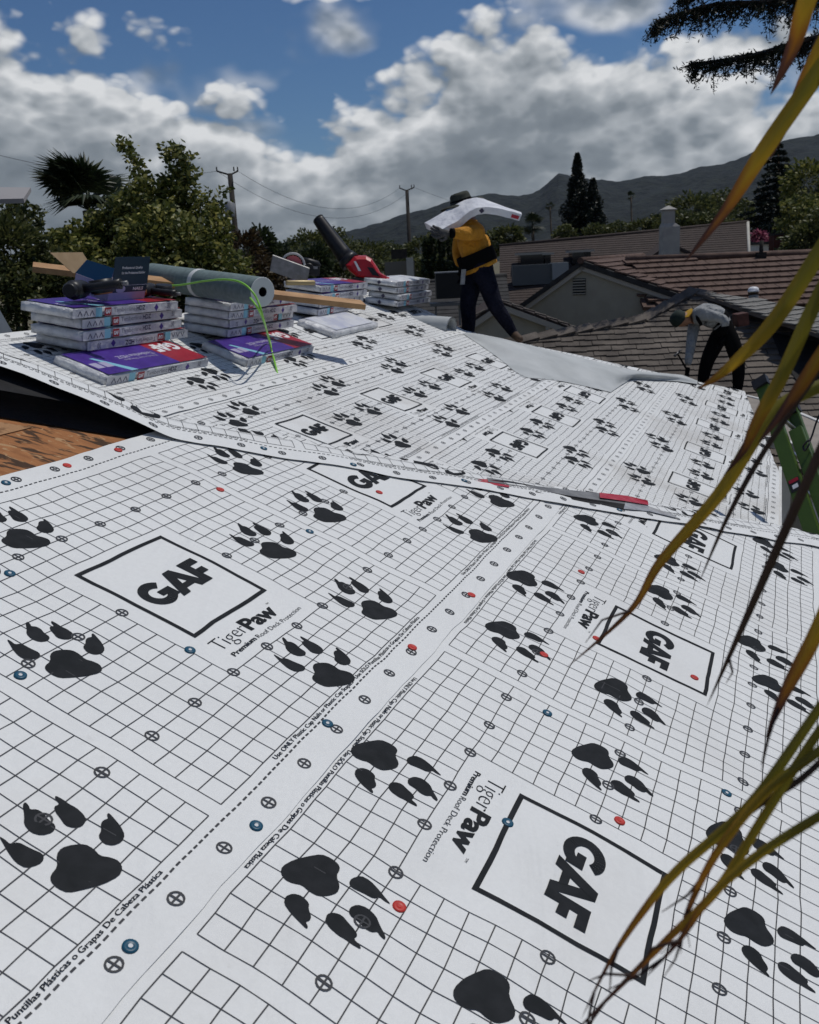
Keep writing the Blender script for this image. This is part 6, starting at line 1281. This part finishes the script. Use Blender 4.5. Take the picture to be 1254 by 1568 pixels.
def leaflet(root, path, wpx, dead=False, fold=.6, t0=0.0, t1=1.0, ragged=0):
    """path: (px, py, distance) from base to tip; V-folded strap that tapers to its tip"""
    P_ = [at(*p) for p in path]; B = bez(P_, 12 * (len(P_) - 1)); n = len(B); wm = .86 * wpx * path[len(path) // 2][2] / FPX; mb = MB(); vs = []; al = []
    o = Vector((0, 0, CAMZ))
    for i, p in enumerate(B):
        q = i / (n - 1); t = (B[min(i + 1, n - 1)] - B[max(i - 1, 0)]).normalized(); vw = (p - o).normalized(); sd = t.cross(vw).normalized(); nn = sd.cross(t)
        w = wm * .5 * min(1.0, .75 + q) * (1.0 if q < .45 else max(.03, 1 - ((q - .45) / .55) ** 1.6)); sd = (sd * math.cos(.25 * math.sin(q * 3)) + nn * math.sin(.25 * math.sin(q * 3)))
        vs += [p - sd * w + nn * w * fold, p - sd * w * .5 + nn * w * fold * .42, p, p + sd * w * .5 + nn * w * fold * .42, p + sd * w + nn * w * fold]; al += [t0 - .12 + (t1 - t0) * q + e_ for e_ in (.06, .0, -.05, .0, .05)]
    mb.add(vs, [(5 * i + k, 5 * i + k + 1, 5 * i + k + 6, 5 * i + k + 5) for i in range(n - 1) for k in range(4)], 0, True)
    rn = random.Random(int(path[0][0] + path[-1][1]))
    for k in range((ragged + 1) // 2):                           # torn dry threads at the tip
        a = B[int(n * rn.uniform(.70, .93))]; d_ = (B[-1] - B[-4]).normalized(); s_ = d_.cross((a - o).normalized()); e = a + d_ * rn.uniform(.02, .05) + s_ * rn.uniform(-.02, .02); c = a.lerp(e, .5) + s_ * rn.uniform(-.008, .008); b0 = len(mb.v); mb.tube([a, c, e], [.0012, .0009, .0003], 4); al += [1.0] * (len(mb.v) - b0)
    ob = mb.build('leaflet', M_STRAPD if dead else M_STRAP, root)
    if not dead:
        at_ = ob.data.attributes.new('along', 'FLOAT', 'POINT'); at_.data.foreach_set('value', al)
def frond(label, base, items):
    root = empty('palm_frond', base, label, 'palm frond', 'yellowing palm fronds hanging at right'); mb = MB(); ends = [at(*it[0][0]) for it in items]; pp_ = bez([Vector(base)] + sorted(ends, key=lambda p: -p.z), 12 * len(ends)); mb.tube(pp_, [.0095 - .006 * i_ / len(pp_) for i_ in range(len(pp_))], 8); mb.build('rachis', M_STRAP2, root)
    for it in items: leaflet(root, *it[:2], **(it[2] if len(it) > 2 else {}))
M_STRAP2 = mat('frond_stalk', (0.10, 0.10, 0.02), .5)
frond('topmost palm frond, its yellow leaflets crossing the sky at right', at(1420, -120, .80), [
    ([(1290, -110, .78), (1240, -10, .80), (1215, 70, .82), (1180, 145, .84)], 33, dict(t0=.35, t1=1.0)),
    ([(1330, 0, .80), (1250, 115, .84), (1170, 230, .86), (1112, 320, .88), (1048, 402, .90)], 31, dict(t0=.12, t1=.95)),
    ([(1320, -40, .84), (1254, 80, .86), (1215, 165, .88), (1178, 246, .90)], 27, dict(t0=.35, t1=1.0)),
    ([(1300, 40, .95), (1262, 60, .95), (1235, 120, .96)], 30, dict(dead=True))])
frond('middle palm frond with a long olive leaflet reaching over the hip', at(1480, 150, .78), [
    ([(1340, 250, .76), (1254, 388, .78), (1180, 498, .80), (1112, 566, .82), (1068, 596, .83)], 29, dict(t0=.10, t1=.80)),
    ([(1340, 290, .74), (1254, 452, .76), (1200, 570, .78), (1162, 640, .79), (1138, 690, .80), (1108, 728, .81)], 25, dict(t0=.05, t1=1.0)),
    ([(1340, 560, .82), (1254, 592, .82), (1196, 622, .82), (1155, 672, .82), (1100, 758, .83), (1012, 860, .84), (965, 935, .85), (868, 1022, .86)], 26, dict(t0=.0, t1=.90, ragged=1)),
    ([(1340, 420, .72), (1254, 548, .74), (1205, 622, .75), (1160, 680, .76)], 24, dict(t0=.45, t1=.98)),
    ([(1340, 500, .70), (1254, 695, .72), (1190, 840, .74), (1130, 975, .76), (1082, 1082, .78)], 17, dict(dead=True, ragged=1)),
    ([(1260, 560, .80), (1172, 688, .81), (1115, 790, .82), (1070, 893, .84)], 10, dict(dead=True))])
frond('lowest palm frond with dry split tips over the logo box', at(1480, 800, .60), [
    ([(1340, 760, .66), (1254, 960, .68), (1205, 1055, .69), (1172, 1130, .70)], 27, dict(t0=.35, t1=1.0, ragged=3)),
    ([(1340, 960, .58), (1254, 1085, .60), (1150, 1230, .62), (1040, 1330, .64), (985, 1395, .65), (935, 1470, .66), (890, 1560, .67)], 18, dict(t0=.05, t1=.95, ragged=3)),
    ([(1340, 1010, .58), (1254, 1120, .60), (1170, 1250, .62), (1100, 1360, .63), (1020, 1440, .64), (940, 1520, .66), (860, 1600, .67)], 17, dict(t0=.1, t1=.98, ragged=3)),
    ([(1340, 1080, .59), (1254, 1150, .60), (1170, 1215, .61), (1095, 1310, .62), (1052, 1400, .64), (1042, 1462, .65)], 17, dict(t0=.05, t1=1.05, ragged=4)),
    ([(1340, 1200, .57), (1254, 1250, .58), (1160, 1310, .60), (1090, 1370, .61), (1040, 1440, .62), (985, 1500, .63)], 17, dict(t0=.0, t1=1.0, ragged=3)),
    ([(1300, 1120, .62), (1230, 1190, .62), (1140, 1250, .63), (1085, 1330, .64), (1052, 1385, .65)], 12, dict(dead=True, ragged=3))])
# ------------------------------------------------------------------ cedar bough at the top right
def cedar():
    base = at(1560, 420, 21); base.z = 0; root = empty('cedar_tree', base, 'dark cedar bough hanging into the top right corner', 'tree'); rs = np.random.RandomState(17); rn = random.Random(9)
    mb = MB(); top = at(1500, -500, 21); mb.tube([base, base.lerp(top, .5), top], [.6, .45, .25], 10); mb.build('trunk', M_BARK, root)
    boughs = [[(1500, -120, 20.5), (1330, -30, 18.9), (1200, 0, 18.0), (1090, 8, 17.6), (1008, 34, 17.4)], [(1500, 0, 20.7), (1330, 40, 19.1), (1240, 60, 18.5), (1150, 85, 18.0), (1062, 98, 17.8)], [(1500, -200, 20.2), (1340, -100, 18.7), (1220, -60, 18.0), (1120, -35, 17.6), (1045, -10, 17.6)]]
    mb = MB(); pts = []
    for bi, bo in enumerate(boughs):
        B = bez([at(*p) for p in bo], 60); n = len(B); mb.tube(B, [.07 * (1 - .8 * i / n) + .008 for i in range(n)], 6)
        for i in range(int(n * .35), n):
            for s_ in range(5):
                L_ = 2.2 * rn.uniform(.10, .34) * (1.15 - .6 * i / n); dr = Vector((rn.uniform(-.9, .15), rn.uniform(-.9, .9), rn.uniform(-.95, .05))).normalized(); e = B[i] + dr * L_ + Vector((0, 0, -.10 * L_)); mb.tube([B[i], B[i].lerp(e, .5) + Vector((0, 0, .03 * L_)), e], [.013, .009, .004], 4, cap=False)
                for k in range(int(40 * L_ / .55)):
                    q = rn.uniform(.1, 1.03); c = B[i].lerp(e, q); pts.append([c.x + rs.normal() * .035, c.y + rs.normal() * .035, c.z + rs.normal() * .03])
    mb.build('branch', M_BARK, root); pts = np.array(pts); o = link('crown', leaf_mesh('crown', pts, .10, .026, 5, droop=.3), G_PINE); o.parent = root; o.matrix_parent_inverse = Matrix.Translation(-base)
cedar()
# ------------------------------------------------------------------ hazy air
def haze():
    mb = MB(); mb.box(-3600, 3600, -150, 3700, -4, 420); m = bpy.data.materials.new('haze'); m.use_nodes = True; nt = m.node_tree; nt.nodes.clear(); out = nt.nodes.new('ShaderNodeOutputMaterial'); v = nt.nodes.new('ShaderNodeVolumePrincipled')
    v.inputs['Color'].default_value = (.50, .68, .95, 1); v.inputs['Density'].default_value = .000022; v.inputs['Anisotropy'].default_value = .2; nt.links.new(v.outputs[0], out.inputs['Volume']); o = mb.build('haze', m); tag(o, kind='stuff')
haze()
